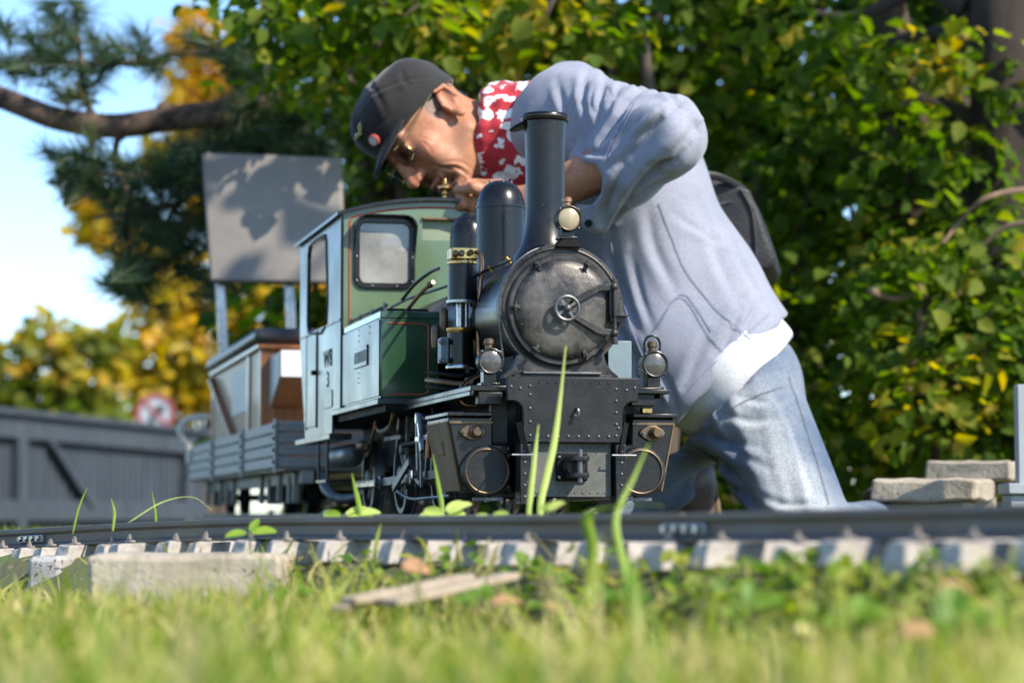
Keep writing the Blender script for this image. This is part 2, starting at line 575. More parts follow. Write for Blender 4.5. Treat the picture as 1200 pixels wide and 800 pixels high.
SLEEP_PX = [-70, -45, -22, 0, 24, 50, 78, 107, 141, 178, 219, 258, 308, 362, 420, 486, 557, 636, 716, 796, 875, 960, 1026, 1100, 1173, 1250, 1330, 1410]
m = MB().box((-.0145, -.042, -.022), (.0145, GAUGE + .045, 0))
m.v = [(x * (1.0 if z < -.01 else .78) , y + (.0 if z < -.01 else (.008 if y < 0 else -.008)), z) for x, y, z in m.v]
sl0 = mesh_obj('sleeper', m.v, m.f, M['sleeper'], bevel=.006, bseg=3)
clip = MB().obox((0, -.0155, .002), (.007, 0, 0), (0, .0045, 0), (0, 0, .002))
clip0 = mesh_obj('rail_clip', clip.v, clip.f, M['sleeper'], sl0, bevel=.002)
bl = MB().cyl((0, -.0165, .004), (0, -.0165, .0075), .0034, n=6)
bl.cyl((0, -.0165, .0075), (0, -.0165, .0105), .002, n=8)
bolt0 = mesh_obj('bolt', bl.v, bl.f, M['sleeper'], sl0, smooth=30)
variants = []
for k in range(5):
    bm = bmesh.new(); bm.from_mesh(sl0.data)
    bmesh.ops.subdivide_edges(bm, edges=bm.edges, cuts=7, use_grid_fill=True)
    for v in bm.verts:
        v.co += Vector(mnoise.noise_vector(v.co * 38 + Vector((k * 7.3, 0, 0)))) * .0035 + Vector(mnoise.noise_vector(v.co * 110 + Vector((k * 3.3, 5, 0)))) * .0012
    me = bpy.data.meshes.new('sleeper'); bm.to_mesh(me); bm.free()
    me.polygons.foreach_set('use_smooth', np.ones(len(me.polygons), bool)); me.set_sharp_from_angle(angle=math.radians(50))
    me.materials.append(M['sleeper'])
    variants.append(me)
for i, px in enumerate(SLEEP_PX):
    if i == 0:
        o = sl0
    else:
        o = sl0.copy(); COL.objects.link(o)
    o.data = variants[i % 5]
    if i == 0:
        pass
    else:
        for ch in (clip0, bolt0):
            c = ch.copy(); COL.objects.link(c); c.parent = o
    p, t, n, u = rail_frame(rail_s_at(px))
    rot = Matrix((t, n, u)).transposed().to_4x4()
    o.matrix_world = Matrix.Translation(Vector(p - u * (RAIL_H + .0005))) @ rot @ Matrix.Rotation(random.uniform(-.16, .16), 4, 'Z') @ Matrix.Rotation(random.uniform(-.05, .05), 4, 'Y') @ Matrix.Translation((0, random.uniform(-.012, .008), random.uniform(-.002, 0))) @ Matrix.Diagonal((random.uniform(.85, 1.3), 1, random.uniform(.9, 1.15), 1))
    tag(o, 'pale grey sleeper bolted under the miniature rails', 'sleeper', 'sleepers under the curved miniature track')


def block(name, px0, px1, y0, y1, D, depth, material, label, cat, yaw=0.0, bev=.006, jit=.004, seed=1):
    """a rough cast block whose front face spans the given pixels at depth D"""
    a, b = pt(px0, y1, D), pt(px1, y0, D)
    w, h = b[0] - a[0], b[2] - a[2]
    r = np.random.default_rng(seed)
    NX, NY, NZ = 10, 4, 4
    bm = bmesh.new()
    bmesh.ops.create_cube(bm, size=1)
    bmesh.ops.subdivide_edges(bm, edges=bm.edges, cuts=5, use_grid_fill=True)
    for v in bm.verts:
        x, y, z = v.co
        v.co = Vector((x * w, (y + .5) * depth, (z + .5) * h))
        v.co += Vector(mnoise.noise_vector(v.co * 25 + Vector((seed * 3.1, 0, 0)))) * jit
    me = bpy.data.meshes.new(name)
    bm.to_mesh(me); bm.free()
    me.polygons.foreach_set('use_smooth', np.ones(len(me.polygons), bool))
    me.set_sharp_from_angle(angle=math.radians(45))
    me.materials.append(material)
    o = bpy.data.objects.new(name, me)
    COL.objects.link(o)
    o.location = ((a[0] + b[0]) / 2, D, a[2])
    o.rotation_euler = (0, 0, yaw)
    bv = o.modifiers.new('bevel', 'BEVEL'); bv.width = bev; bv.segments = 2; bv.limit_method = 'ANGLE'; bv.angle_limit = math.radians(50)
    return tag(o, label, cat, kind='thing')


block('concrete_block', 98, 330, 649, 716, 2.5, .09, M['concrete'], 'long beige concrete block set under the sleepers at the grass edge', 'block', yaw=-.06, seed=2)
block('granite_stone', 30, 72, 650, 700, 2.95, .08, M['granite'], 'small speckled granite stone beside the long concrete block', 'stone', yaw=-.2, seed=5)
block('concrete_slab', 1020, 1142, 561, 586, 4.15, .22, M['concrete'], 'lower flat concrete slab lying behind the far rail', 'slab', yaw=-.35, bev=.006, jit=.007, seed=8)
block('concrete_block', 1040, 1128, 586.5, 645, 4.19, .16, M['concrete'], 'squat concrete block carrying the flat slab behind the far rail', 'block', yaw=-.35, bev=.006, jit=.006, seed=11)
block('concrete_slab', 1084, 1184, 540, 563, 4.6, .2, M['concrete'], 'higher concrete slab resting behind the flat one beside the post', 'slab', yaw=-.4, bev=.006, jit=.006, seed=9)
block('concrete_block', 1112, 1165, 563.5, 640, 4.66, .12, M['concrete'], 'concrete block propping the higher slab', 'block', yaw=-.2, bev=.006, jit=.006, seed=12)
a = pt(1192, 450, 4.0); b = pt(1210, 600, 4.0)
pr = empty('metal_post', (a[0] + .012, 4.0, .06))
m = MB().box((-.012, 0, 0), (.03, .03, a[2] - .06)); mesh_obj('upright', m.v, m.f, M['greymetal'], pr, bevel=.002)
zf = pt(0, 566, 4.0)[2] - .06
m = MB().box((-.035, -.03, zf - .018), (.05, .06, zf)); mesh_obj('foot_flange', m.v, m.f, M['greymetal'], pr, bevel=.002)
m = MB().box((-.03, -.02, 0), (.045, .05, zf - .019)); mesh_obj('base', m.v, m.f, M['greymetal'], pr, bevel=.002)
tag(pr, 'pale grey metal post with a flat foot beside the concrete slabs', 'post')

for i, (p0, p1, w, th) in enumerate((((408, 704), (548, 676), .018, .006), ((455, 706), (600, 674), .02, .006), ((398, 712), (470, 700), .016, .005))):
    a, b = pt(p0[0], p0[1], 1.98), pt(p1[0], p1[1], 2.1)
    m = MB().bar((0, 0, 0), b - a, w, th)
    o = mesh_obj('dry_wood_strip', m.v, m.f, M['drywood'], bevel=.0012)
    o.location = a
    tag(o, ['flat weathered wood strip lying in the grass, the upper of the pair', 'longest weathered wood strip lying in the grass below the rail', 'short weathered wood strip half hidden in the grass'][i], 'wood strip')

# ------------------------------------------------------------------ locomotive
YAW = math.radians(13.1)
RT = .127                                   # top of the rails the locomotive stands on
P0 = pt(672, 600, 3.1); P0[2] = RT
loco = empty('steam_locomotive', P0, YAW)
tag(loco, 'miniature black and green steam tank locomotive standing on the track', 'locomotive')
SX = .16


def L(name, m, material, parent=None, bevel=0.0, smooth=38, kind=None, label=None):
    V = [(x, y, z - RT) for x, y, z in m.v]
    o = mesh_obj(name, V, m.f, material, parent or loco, smooth=smooth, bevel=bevel)
    if kind: o['kind'] = kind
    if label: o['label'] = label
    return o


FWD = A3(0, -1, 0)


def rivets(pts, nrm, r=.0018, h=.0012):
    m = MB()
    for p in pts:
        m.lathe([(r, 0), (r * .8, h * .6), (r * .3, h)], p, nrm, 7)
    return m


def row(a, b, n):
    return [np.asarray(a) + (np.asarray(b) - np.asarray(a)) * i / (n - 1) for i in range(n)]


# frames
for s in (-1, 1):
    L('frame_plate', MB().box((s * .055 - .003, .03, .15), (s * .055 + .003, 1.28, .284)), M['dark'])
fp = [(-.087, .303), (-.087, .272), (-.078, .272), (-.0715, .2695), (-.0675, .264), (-.066, .256), (-.066, .219), (.066, .219), (.066, .256), (.0675, .264), (.0715, .2695), (.078, .272), (.087, .272), (.087, .303)]
fpl = L('front_plate', MB().prism(fp, (0, .008, 0), (1, 0, 0), (0, 0, 1), (0, -.008, 0)), M['frame'], bevel=.0012)
rp = [(-.082, 0, .29), (-.07, 0, .288), (-.057, 0, .291)] + row((-.057, 0, .280), (-.057, 0, .228), 4) + row((.057, 0, .288), (.057, 0, .228), 5) + row((-.047, 0, .227), (.047, 0, .227), 8) + [(.071, 0, .287), (.082, 0, .29), (.06, 0, .238)]
L('rivet_row', rivets(rp, FWD, .0023, .0016), M['dullsteel'], fpl, kind='stuff')
L('rivet_row', rivets(row((-.045, 0, .2955), (.047, 0, .2955), 9), FWD, .0015, .001), M['frame'], fpl, kind='stuff')
hk = MB().tube([(.004, 0, .262), (.004, -.008, .262), (.005, -.009, .256), (.003, -.008, .252), (0, -.007, .254)], .0018, 6, smooth=4)
L('hook', hk, M['dullsteel'], fpl)
dg = L('drag_box_plate', MB().box((-.053, .012, .15), (.053, .020, .2185)), M['drag'])
L('rivet_row', rivets(row((-.046, .012, .155), (.046, .012, .155), 10) + row((-.046, .012, .213), (.046, .012, .213), 10) + row((.047, .012, .165), (.047, .012, .205), 4) + row((-.047, .012, .165), (-.047, .012, .205), 4), FWD, .0014), M['drag'], dg, kind='stuff')
for s in (-1, 1):
    a = L('angle_iron', MB().box((s * .063 - .007, -.001, .14), (s * .063 + .007, .027, .217)), M['frame'], bevel=.001)
    L('rivet_row', rivets(row((s * .064, -.001, .150), (s * .064, -.001, .208), 5), FWD, .0022), M['dullsteel'], a, kind='stuff')
    b = MB().tube([(s * .050, -.002, .203), (s * .050, -.006, .203), (s * .082, -.006, .203), (s * .082, -.002, .203), (s * .082, .02, .203)], .0011, 6)
    L('grab_wire', b, M['steel'])
    L('guard_bar', MB().bar((s * .070, .004, .245), (s * .062, .0, .205), .006, .008), M['dark'])
cp = L('coupling', MB().box((-.021, .006, .170), (.021, .0115, .206)), M['dark'], bevel=.002)
L('coupling_block', MB().lathe([(.014, 0), (.0145, .012), (.012, .018), (.012, .022)], (0, .006, .188), FWD, 20), M['frame'], cp)
for z in (.1985, .1775):
    L('coupling_jaw', MB().prism(rrect(-.012, -.03, .012, .012, .006), (.001, -.006, z - .0035), (1, 0, 0), (0, 1, 0), (0, 0, .006)), M['frame'], cp, bevel=.001)
L('coupling_pin', MB().cyl((.001, -.03, .168), (.001, -.03, .21), .0035, n=12), M['dullsteel'], cp)
L('rivet_row', rivets([(-.017, .006, .175), (-.017, .006, .201), (.017, .006, .175), (.017, .006, .201)], FWD, .003, .003), M['steel'], cp, kind='stuff')
L('front_beam', MB().box((-.062, .036, .222), (.062, .06, .30)), M['dark'])

# running boards
for s in (-1, 1):
    x0, x1 = sorted((s * .068, s * .128))
    rb = L('running_board', MB().box((x0, .03, .285), (x1, .54, .293)), M['black'], bevel=.0015)
    x0, x1 = sorted((s * .124, s * .1295))
    L('valance', MB().box((x0, .029, .279), (x1, .541, .2855)), M['black'], rb, bevel=.001)
    L('board_bracket', MB().box((min(s * .086, s * .118), .03, .268), (max(s * .086, s * .118), .05, .2845)), M['frame'], rb, bevel=.0015)
L('lamp_shelf', MB().box((.09, .022, .284), (.137, .075, .2895)), M['black'], bevel=.001)
L('floor', MB().box((-.155, .5, .278), (.155, 1.3, .288)), M['dark'])
L('ash_pan', MB().box((-.05, .78, .165), (.05, 1.2, .277)), M['dark'])

# smokebox and boiler
BZ = .397
smk = L('smokebox', MB().lathe([(.079, 0), (.079, .16), (.076, .162)], (0, .07, BZ), (0, 1, 0), 64), M['black'])
pts = []
for i in range(41):
    t = math.radians(-48 + 276 * i / 40)
    pts.append((.084 * math.cos(t), BZ + .084 * math.sin(t)))
pts += [(-.0575, .335), (-.0605, .326), (-.067, .316), (-.076, .309), (-.079, .304), (.079, .304), (.076, .309), (.067, .316), (.0605, .326), (.0575, .335)]
pf = L('smokebox_front', MB().prism(pts, (0, .078, 0), (1, 0, 0), (0, 0, 1), (0, -.018, 0)), M['smoke'], smk, bevel=.0018)
L('front_rim', MB().torus((0, .0605, BZ), (0, 1, 0), .0785, .0022, 64, 8), M['smoke'], smk)
L('saddle', MB().box((-.06, .079, .288), (.06, .2, .335)), M['dark'])
L('base_strip', MB().box((-.066, .050, .3045), (.066, .060, .309)), M['smoke'], smk, bevel=.0008)
L('base_strip', MB().box((-.055, .046, .3092), (.05, .0595, .3125)), M['dullsteel'], smk, bevel=.0008)
L('rivet_row', rivets(row((-.048, .053, .3125), (.043, .053, .3125), 7), (0, 0, 1), .002, .0012), M['steel'], smk, kind='stuff')
L('rivet_row', rivets([(.0815 * math.cos(t), .06, BZ + .0815 * math.sin(t)) for t in np.radians(np.arange(-30, 211, 20))], FWD, .0012), M['smoke'], smk, kind='stuff')
DZ = .394
L('door_ring', MB().lathe([(.0735, 0), (.0735, .005), (.0715, .007), (.066, .007), (.066, 0)], (0, .06, DZ), FWD, 72, caps=False), M['smoke'], smk)
dr = L('smokebox_door', MB().lathe([(.0655, 0), (.0655, .009), (.0635, .0115), (.055, .0140), (.04, .0168), (.022, .0185), (0, .019)], (.0, .06, DZ), FWD, 72), M['door'], smk)
for k, ang in enumerate((122, 62, 178, 234, 296)):
    t = math.radians(ang)
    c = A3(.0665 * math.cos(t), .048, DZ + .0665 * math.sin(t))
    d = A3(math.cos(t), 0, math.sin(t))
    m = MB().bar(c - d * .008, c + d * .006, .005, .005, up=(0, -1, 0)).cyl(c + FWD * 0, c + FWD * .010, .0026, n=10)
    m.bar(c + FWD * .008 - np.cross(d, FWD) * .006, c + FWD * .008 + np.cross(d, FWD) * .006, .0022, .0022)
    L('door_clamp', m, M['smoke'], smk, bevel=.0006)
hub = A3(-.0005, .04, DZ)
for s in (-1, 1):
    m = MB()
    m.bar(hub + A3(.010, -.002, s * .008), hub + A3(.046, -.0, s * .0285), .0085, .0045, up=(0, -1, 0))
    m.bar(hub + A3(.0445, -.0005, s * .028), hub + A3(.0655, -.0005, s * .0305), .0085, .0045, up=(0, -1, 0))
    m.sphere(hub + A3(.066, -.0015, s * .0305), .0056, 8)
    L('hinge_strap', m, M['smoke'], dr, bevel=.0008)
m = MB().cyl((.066, .0385, DZ - .042), (.066, .0385, DZ + .039), .0028, n=12)
m.cyl((.066, .0385, DZ - .045), (.066, .0385, DZ - .037), .0045, n=12).cyl((.066, .0385, DZ + .034), (.066, .0385, DZ + .04), .0042, n=12)
m.box((.061, .04, DZ - .016), (.082, .058, DZ - .006)).box((.06, .041, DZ - .008), (.073, .056, DZ + .026))
m.box((.064, .034, DZ - .009), (.084, .04, DZ - .006))
L('hinge_post', m, M['smoke'], dr, bevel=.0007)
hw = MB().torus(hub + FWD * .0115, FWD, .0155, .0024, 36, 8).cyl(hub, hub + FWD * .014, .004, n=14)
for ang in (35, 125, 215, 305):
    t = math.radians(ang)
    hw.bar(hub + FWD * .0112, hub + FWD * .0112 + A3(.0155 * math.cos(t), 0, .0155 * math.sin(t)), .0038, .0028, up=(0, -1, 0))
hw.sphere(hub + FWD * .014, .0052, 8)
L('handwheel', hw, M['dullsteel'], dr)
L('boiler', MB().lathe([(.073, 0), (.074, .002), (.074, .62), (.072, .622)], (0, .233, BZ), (0, 1, 0), 64), M['black'])
for v in (.24, .50):
    L('boiler_band', MB().lathe([(.0752, 0), (.0752, .012)], (0, v, BZ), (0, 1, 0), 64), M['black'])
# chimney
ch = L('chimney', MB().lathe([(.046, .462), (.0445, .470), (.040, .478), (.0345, .487), (.0305, .50), (.0278, .517), (.0266, .54), (.0264, .58), (.0272, .63), (.0285, .656), (.0318, .657), (.0330, .6605), (.0330, .664), (.0315, .6665), (.0285, .6665), (.0272, .655), (.0255, .60), (.0255, .56)], (0, .15, 0), (0, 0, 1), 56), M['black'])
L('chimney_rim', MB().torus((0, .15, .662), (0, 0, 1), .0318, .0016, 48, 8), M['smoke'], ch)
L('chimney_lid', MB().lathe([(.0, 0), (.022, .001), (.024, .003), (.022, .005), (0, .006)], (-.022, .165, .652), (-.35, .1, 1), 32), M['black'], ch)
# domes
d1 = L('steam_dome', MB().lathe([(.046, .45), (.040, .462), (.0362, .475), (.0355, .49), (.0355, .568), (.0345, .582), (.031, .595), (.024, .605), (.014, .611), (.009, .6125), (0, .6125)], (0, .42, 0), (0, 0, 1), 52), M['black'])
L('dome_band', MB().lathe([(.0366, 0), (.0366, .0025)], (0, .42, .572), (0, 0, 1), 52), M['black'], d1)
L('rivet_row', rivets([(.016 * math.cos(t), .42 + .016 * math.sin(t), .609) for t in np.radians([0, 90, 180, 270])], (0, 0, 1), .002, .005), M['dullsteel'], d1, kind='stuff')
L('sand_dome', MB().lathe([(.036, .45), (.031, .465), (.0295, .48), (.0295, .555), (.0275, .572), (.021, .585), (.013, .590), (.013, .594), (0, .595)], (.004, .66, 0), (0, 0, 1), 48), M['black'])


def lamp(name, c, r, depth, glass, stand_z, top=None, loop=False):
    c = A3(*c)
    b = MB().lathe([(r * .45, depth), (r * .8, depth * .93), (r * .98, depth * .7), (r, depth * .4), (r * 1.05, .004), (r * 1.12, .002), (r * 1.12, -.002), (r * .98, -.003), (r * .95, 0)], c, (0, 1, 0), 32)
    b.box((c[0] - r * .55, c[1] + .006, stand_z), (c[0] + r * .55, c[1] + depth * .7, c[2] - r * .8))
    b.box((c[0] - r * .8, c[1] + .002, stand_z), (c[0] + r * .8, c[1] + depth * .8, stand_z + .004))
    o = L(name, b, M['black'], bevel=.0008)
    L('lamp_lens', MB().lathe([(r * .94, 0), (r * .7, .002), (0, .003)], c, FWD, 32), glass, o)
    L('lamp_bezel', MB().torus(c + FWD * .001, FWD, r * 1.02, r * .1, 36, 8), M['oldbrass'] if glass is M['cream'] else M['dullsteel'], o)
    for k in range(4):
        t = math.radians(45 + 90 * k)
        p = c + A3(math.cos(t), 0, math.sin(t)) * r * 1.12
        L('bezel_lug', MB().sphere(p, .0022, 6), M['dullsteel'], o)
    cap = MB().lathe([(r * .32, 0), (r * .32, .008), (r * .42, .009), (r * .42, .014), (r * .3, .016), (0, .0165)], c + A3(0, depth * .35, r * .9), (0, 0, 1), 16)
    L('lamp_cap', cap, M['copper' if glass is M['cream'] else 'oldbrass'], o)
    if loop:
        q = c + A3(0, depth * .35, r)
        L('lamp_handle', MB().tube([q + A3(-.010, 0, 0), q + A3(-.0105, 0, .013), q + A3(-.005, 0, .021), q + A3(.005, 0, .021), q + A3(.0105, 0, .013), q + A3(.010, 0, 0)], .0016, 7, smooth=5), M['black'], o)
        L('lamp_latch', MB().tube([c + A3(-.018, .01, -.002), c + A3(-.022, .01, -.004), c + A3(-.022, .01, -.014), c + A3(-.018, .01, -.016)], .0012, 6, smooth=4), M['dullsteel'], o)
    return o


lamp('top_lamp', (.008, .05, .514), .0155, .034, M['cream'], .487)
L('lamp_stand', MB().prism([(-.018, 0), (.018, 0), (.009, .010), (-.009, .010)], (.008, .052, .4765), (1, 0, 0), (0, 0, 1), (0, .03, 0)), M['dark'], bevel=.001)
lamp('side_lamp', (-.098, .045, .325), .0155, .036, M['lens'], .2935)
lamp('side_lamp', (.120, .035, .3235), .0160, .038, M['lens'], .290, loop=True)
L('tool_box', MB().box((.085, .14, .3), (.118, .2, .361)), M['bluegrey'], bevel=.001)
L('tool_box_base', MB().box((.083, .137, .2935), (.121, .203, .2995)), M['brass'], bevel=.0006)

# air pump on the left running board
PU, PV = -.0865, .28
pump = L('air_pump', MB().lathe([(.0205, 0), (.0205, .050)], (PU, PV, .423), (0, 0, 1), 36), M['black'])
L('pump_flange', MB().lathe([(.0225, 0), (.0225, .0035)], (PU, PV, .420), (0, 0, 1), 36), M['steel'], pump)
L('rivet_row', rivets([(PU + .019 * math.cos(t), PV + .019 * math.sin(t), .420) for t in np.radians(np.arange(0, 360, 40))], (0, 0, -1), .0022, .004), M['dullsteel'], pump, kind='stuff')
hd = MB().lathe([(.0212, 0), (.0212, .006), (.0195, .007)], (PU, PV, .473), (0, 0, 1), 36).box((PU - .019, PV - .017, .480), (PU + .019, PV + .015, .4965))
L('pump_head', hd, M['brass'], pump, bevel=.0015)
for x in (-.013, -.004, .009):
    L('pump_valve', MB().cyl((PU + x, PV - .012, .488 + .003 * x / .01), (PU + x - .002, PV - .026, .488), .0042, n=8), M['oldbrass'], pump, bevel=.0006)
L('pump_rod', MB().cyl((PU - .003, PV, .384), (PU - .003, PV, .421), .0055, n=16).cyl((PU + .006, PV + .004, .384), (PU + .006, PV + .004, .421), .004, n=12), M['steel'], pump)
L('pump_collar', MB().lathe([(.0185, 0), (.0195, .002), (.0195, .006), (.017, .0075)], (PU - .003, PV, .3785), (0, 0, 1), 36), M['brass'], pump)
L('pump_cylinder', MB().lathe([(.0182, 0), (.0182, .046)], (PU - .003, PV, .333), (0, 0, 1), 36), M['black'], pump)
L('pump_base', MB().lathe([(.020, 0), (.0205, .003), (.0195, .005)], (PU - .003, PV, .3285), (0, 0, 1), 36), M['steel'], pump)
L('valve_chest', MB().box((PU - .031, PV - .004, .336), (PU - .0195, PV + .02, .372)), M['bluegrey'], pump, bevel=.0015)  # blue-grey colour stands in for the bluish reflection on the chest
for z in (.340, .366):
    L('pump_union', MB().cyl((PU - .03, PV - .002, z), (PU - .03, PV - .016, z), .004, n=8), M['dullsteel'], pump)
for a, b in (((PU - .030, .40), .36), ((PU - .018, .405), .385)):
    L('oil_cup', MB().lathe([(.005, 0), (.006, .01), (.006, .028), (.003, .032)], (a[0], PV + .04, b), (0, 0, 1), 14), M['oldbrass'], pump)
L('pump_bracket', MB().box((PU + .012, PV + .0, .37), (PU + .05, PV + .03, .40)), M['dark'])
L('steam_pipe', MB().tube([(PU + .015, PV - .016, .490), (PU + .021, PV - .021, .487), (PU + .0225, PV - .024, .47), (PU + .019, PV - .026, .43), (PU + .0165, PV - .03, .39), (PU + .0165, PV - .032, .35), (PU + .0175, PV - .035, .328), (PU + .012, PV - .05, .318), (PU - .008, PV - .08, .308), (PU - .022, PV - .10, .298), (PU - .0245, PV - .11, .284), (PU - .02, PV - .115, .274), (PU - .004, PV - .12, .272)], .0031, 10, smooth=6), M['copper'], pump)
L('pipe_union', MB().cyl((PU - .006, PV - .12, .272), (PU + .012, PV - .125, .273), .0055, n=6).cyl((PU + .010, PV - .125, .273), (PU + .02, PV - .127, .273), .004, n=8), M['oldbrass'], pump)
for k, (dz, r) in enumerate(((.322, .003), (.311, .004), (.302, .0035))):
    L('drain_pipe', MB().tube([(PU - .04, PV + .05, dz + .004), (PU - .03, PV + .01, dz), (PU - .005, PV - .012, dz - .004), (PU + .012, PV + .0, dz), (PU + .018, PV + .05, dz + .006)], r, 9, smooth=5), M['oldbrass' if k == 1 else 'dark'])
L('regulator_rod', MB().tube([(-.075, .22, .458), (-.078, .33, .455), (-.10, .62, .455), (-.108, .72, .45)], .0022, 8), M['dullsteel'])
L('handrail', MB().tube([(-.058, .10, .463), (-.064, .2, .4615), (-.073, .34, .455)], .0022, 8), M['black'])
for v, x, z in ((.115, -.056, .46), (.2, -.061, .457)):
    L('handrail_knob', MB().cyl((x, v, z), (x - .006, v, z + .008), .0024, n=8), M['brass'])
L('injector_pipe', MB().tube([(-.127, .52, .445), (-.118, .47, .463), (-.105, .42, .476), (-.1, .38, .478)], .0026, 8, smooth=5), M['black'])
L('oil_pipe', MB().tube([(-.118, .53, .43), (-.110, .46, .450), (-.1, .42, .462)], .003, 8, smooth=5), M['copper'])
L('oil_pipe_nut', MB().sphere((-.103, .43, .459), .005, 8), M['oldbrass'])
L('smokebox_wire', MB().tube([(-.003, .11, .4815), (-.02, .075, .478), (-.045, .066, .468), (-.068, .064, .445), (-.0795, .064, .41), (-.081, .066, .37), (-.076, .07, .33)], .0013, 6, smooth=5), M['dullsteel'])

# cylinders
for s in (-1, 1):
    poly = [(.152, .2535), (.152, .248), (.134, .157), (.068, .157), (.068, .2185), (.093, .2185), (.093, .2535)]
    cy = L('cylinder_block', MB().prism([(s * a, b) for a, b in poly], (0, .055, 0), (1, 0, 0), (0, 0, 1), (0, .145, 0)), M['black'], bevel=.0025)
    e = unit(A3(.152 - .134, 0, .248 - .157))
    nrm = A3(s * e[2], 0, -e[0])
    c = A3(s * .143, .127, .2025)
    L('cladding', MB().obox(c + nrm * .0012, A3(0, .068, 0), A3(s * e[0], 0, e[2]) * .0455, nrm * .0012), M['brown'], cy, bevel=.0006)
    L('builder_plate', MB().obox(c + nrm * .003 + A3(s * e[0], 0, e[2]) * .012, A3(0, .02, 0), A3(s * e[0], 0, e[2]) * .009, nrm * .001), M['brown'], cy, bevel=.0006)
    L('chest_lid', MB().box((min(s * .094, s * .154), .050, .2538), (max(s * .094, s * .154), .202, .2595)), M['black'], cy, bevel=.0012)
    L('chest_strip', MB().box((min(s * .094, s * .151), .0525, .2445), (max(s * .094, s * .151), .0548, .2475)), M['oldbrass'], cy)
    cv = L('cylinder_cover', MB().lathe([(.033, 0), (.033, .009), (.0315, .0115), (.029, .012), (.0285, .0105), (0, .0105)], (s * .1035, .055, .183), FWD, 48), M['frame'], cy)
    L('cover_ring', MB().torus((s * .1035, .0432, .183), FWD, .0282, .0012, 48, 8), M['oldbrass'], cv)
    gl = [(-.018, 0), (-.015, .0045), (-.005, .0105), (.005, .0105), (.015, .0045), (.018, 0), (.015, -.0045), (.005, -.0105), (-.005, -.0105), (-.015, -.0045)]
    g = L('valve_gland', MB().prism(gl, (s * .1205, .055, .2335), (1, 0, 0), (0, 0, 1), (0, -.005, 0)), M['oldbrass'], cy, bevel=.0012)
    L('gland_stub', MB().lathe([(.0085, 0), (.0085, .004), (.0062, .006), (.0062, .013), (.005, .014), (0, .014)], (s * .1205 + .003, .05, .2335), FWD, 20), M['oldbrass'], g)
    for q in (-.0125, .0125):
        L('gland_nut', MB().cyl((s * .1205 + q, .05, .2335), (s * .1205 + q, .046, .2335), .0022, n=6), M['dullsteel'], g)
    L('drain_cock', MB().cyl((s * .1, .06, .157), (s * .1, .06, .143), .004, n=8).bar((s * .08, .055, .147), (s * .12, .055, .147), .004, .004), M['dullsteel'], cy)
    L('link_plate', MB().box((min(s * .070, s * .0915), .075, .222), (max(s * .070, s * .0915), .085, .281)), M['drag'])
    L('rivet_row', rivets(row((s * .0725, .055, .163), (s * .0725, .055, .212), 6), FWD, .0024), M['dullsteel'], cy, kind='stuff')
L('lubricator_pipe', MB().tube([(.112, .06, .283), (.112, .06, .27), (.115, .06, .262)], .0012, 6), M['copper'])
L('lubricator', MB().box((.108, .055, .2597), (.122, .068, .267)), M['brass'], bevel=.001)
L('exhaust_pipe', MB().tube([(-.12, .20, .250), (-.13, .215, .256), (-.135, .235, .250), (-.1375, .255, .235), (-.138, .26, .205)], .0042, 10, smooth=6), M['copper'])

# wheels and motion
WZ, WR = .127 + .062, .062


def wheel_mesh(s):
    m = MB()
    ax = A3(s, 0, 0)
    m.lathe([(WR * .86, -.007), (WR * 1.10, -.007), (WR * 1.10, -.004), (WR, -.002), (WR * .98, .010), (WR * .86, .010), (WR * .86, -.007)], (0, 0, 0), ax, 40, caps=False)
    return m


def spokes_mesh(s):
    m = MB().lathe([(.012, -.008), (.013, .0), (.013, .011), (.008, .014), (0, .014)], (0, 0, 0), (s, 0, 0), 18)
    for k in range(9):
        t = 2 * math.pi * k / 9
        d = A3(0, math.cos(t), math.sin(t))
        m.bar(d * .010, d * WR * .9, .006, .006, up=(1, 0, 0))
    m.cyl((0, .02, -.012), (s * .02, .02, -.012), .008, n=12)
    return m


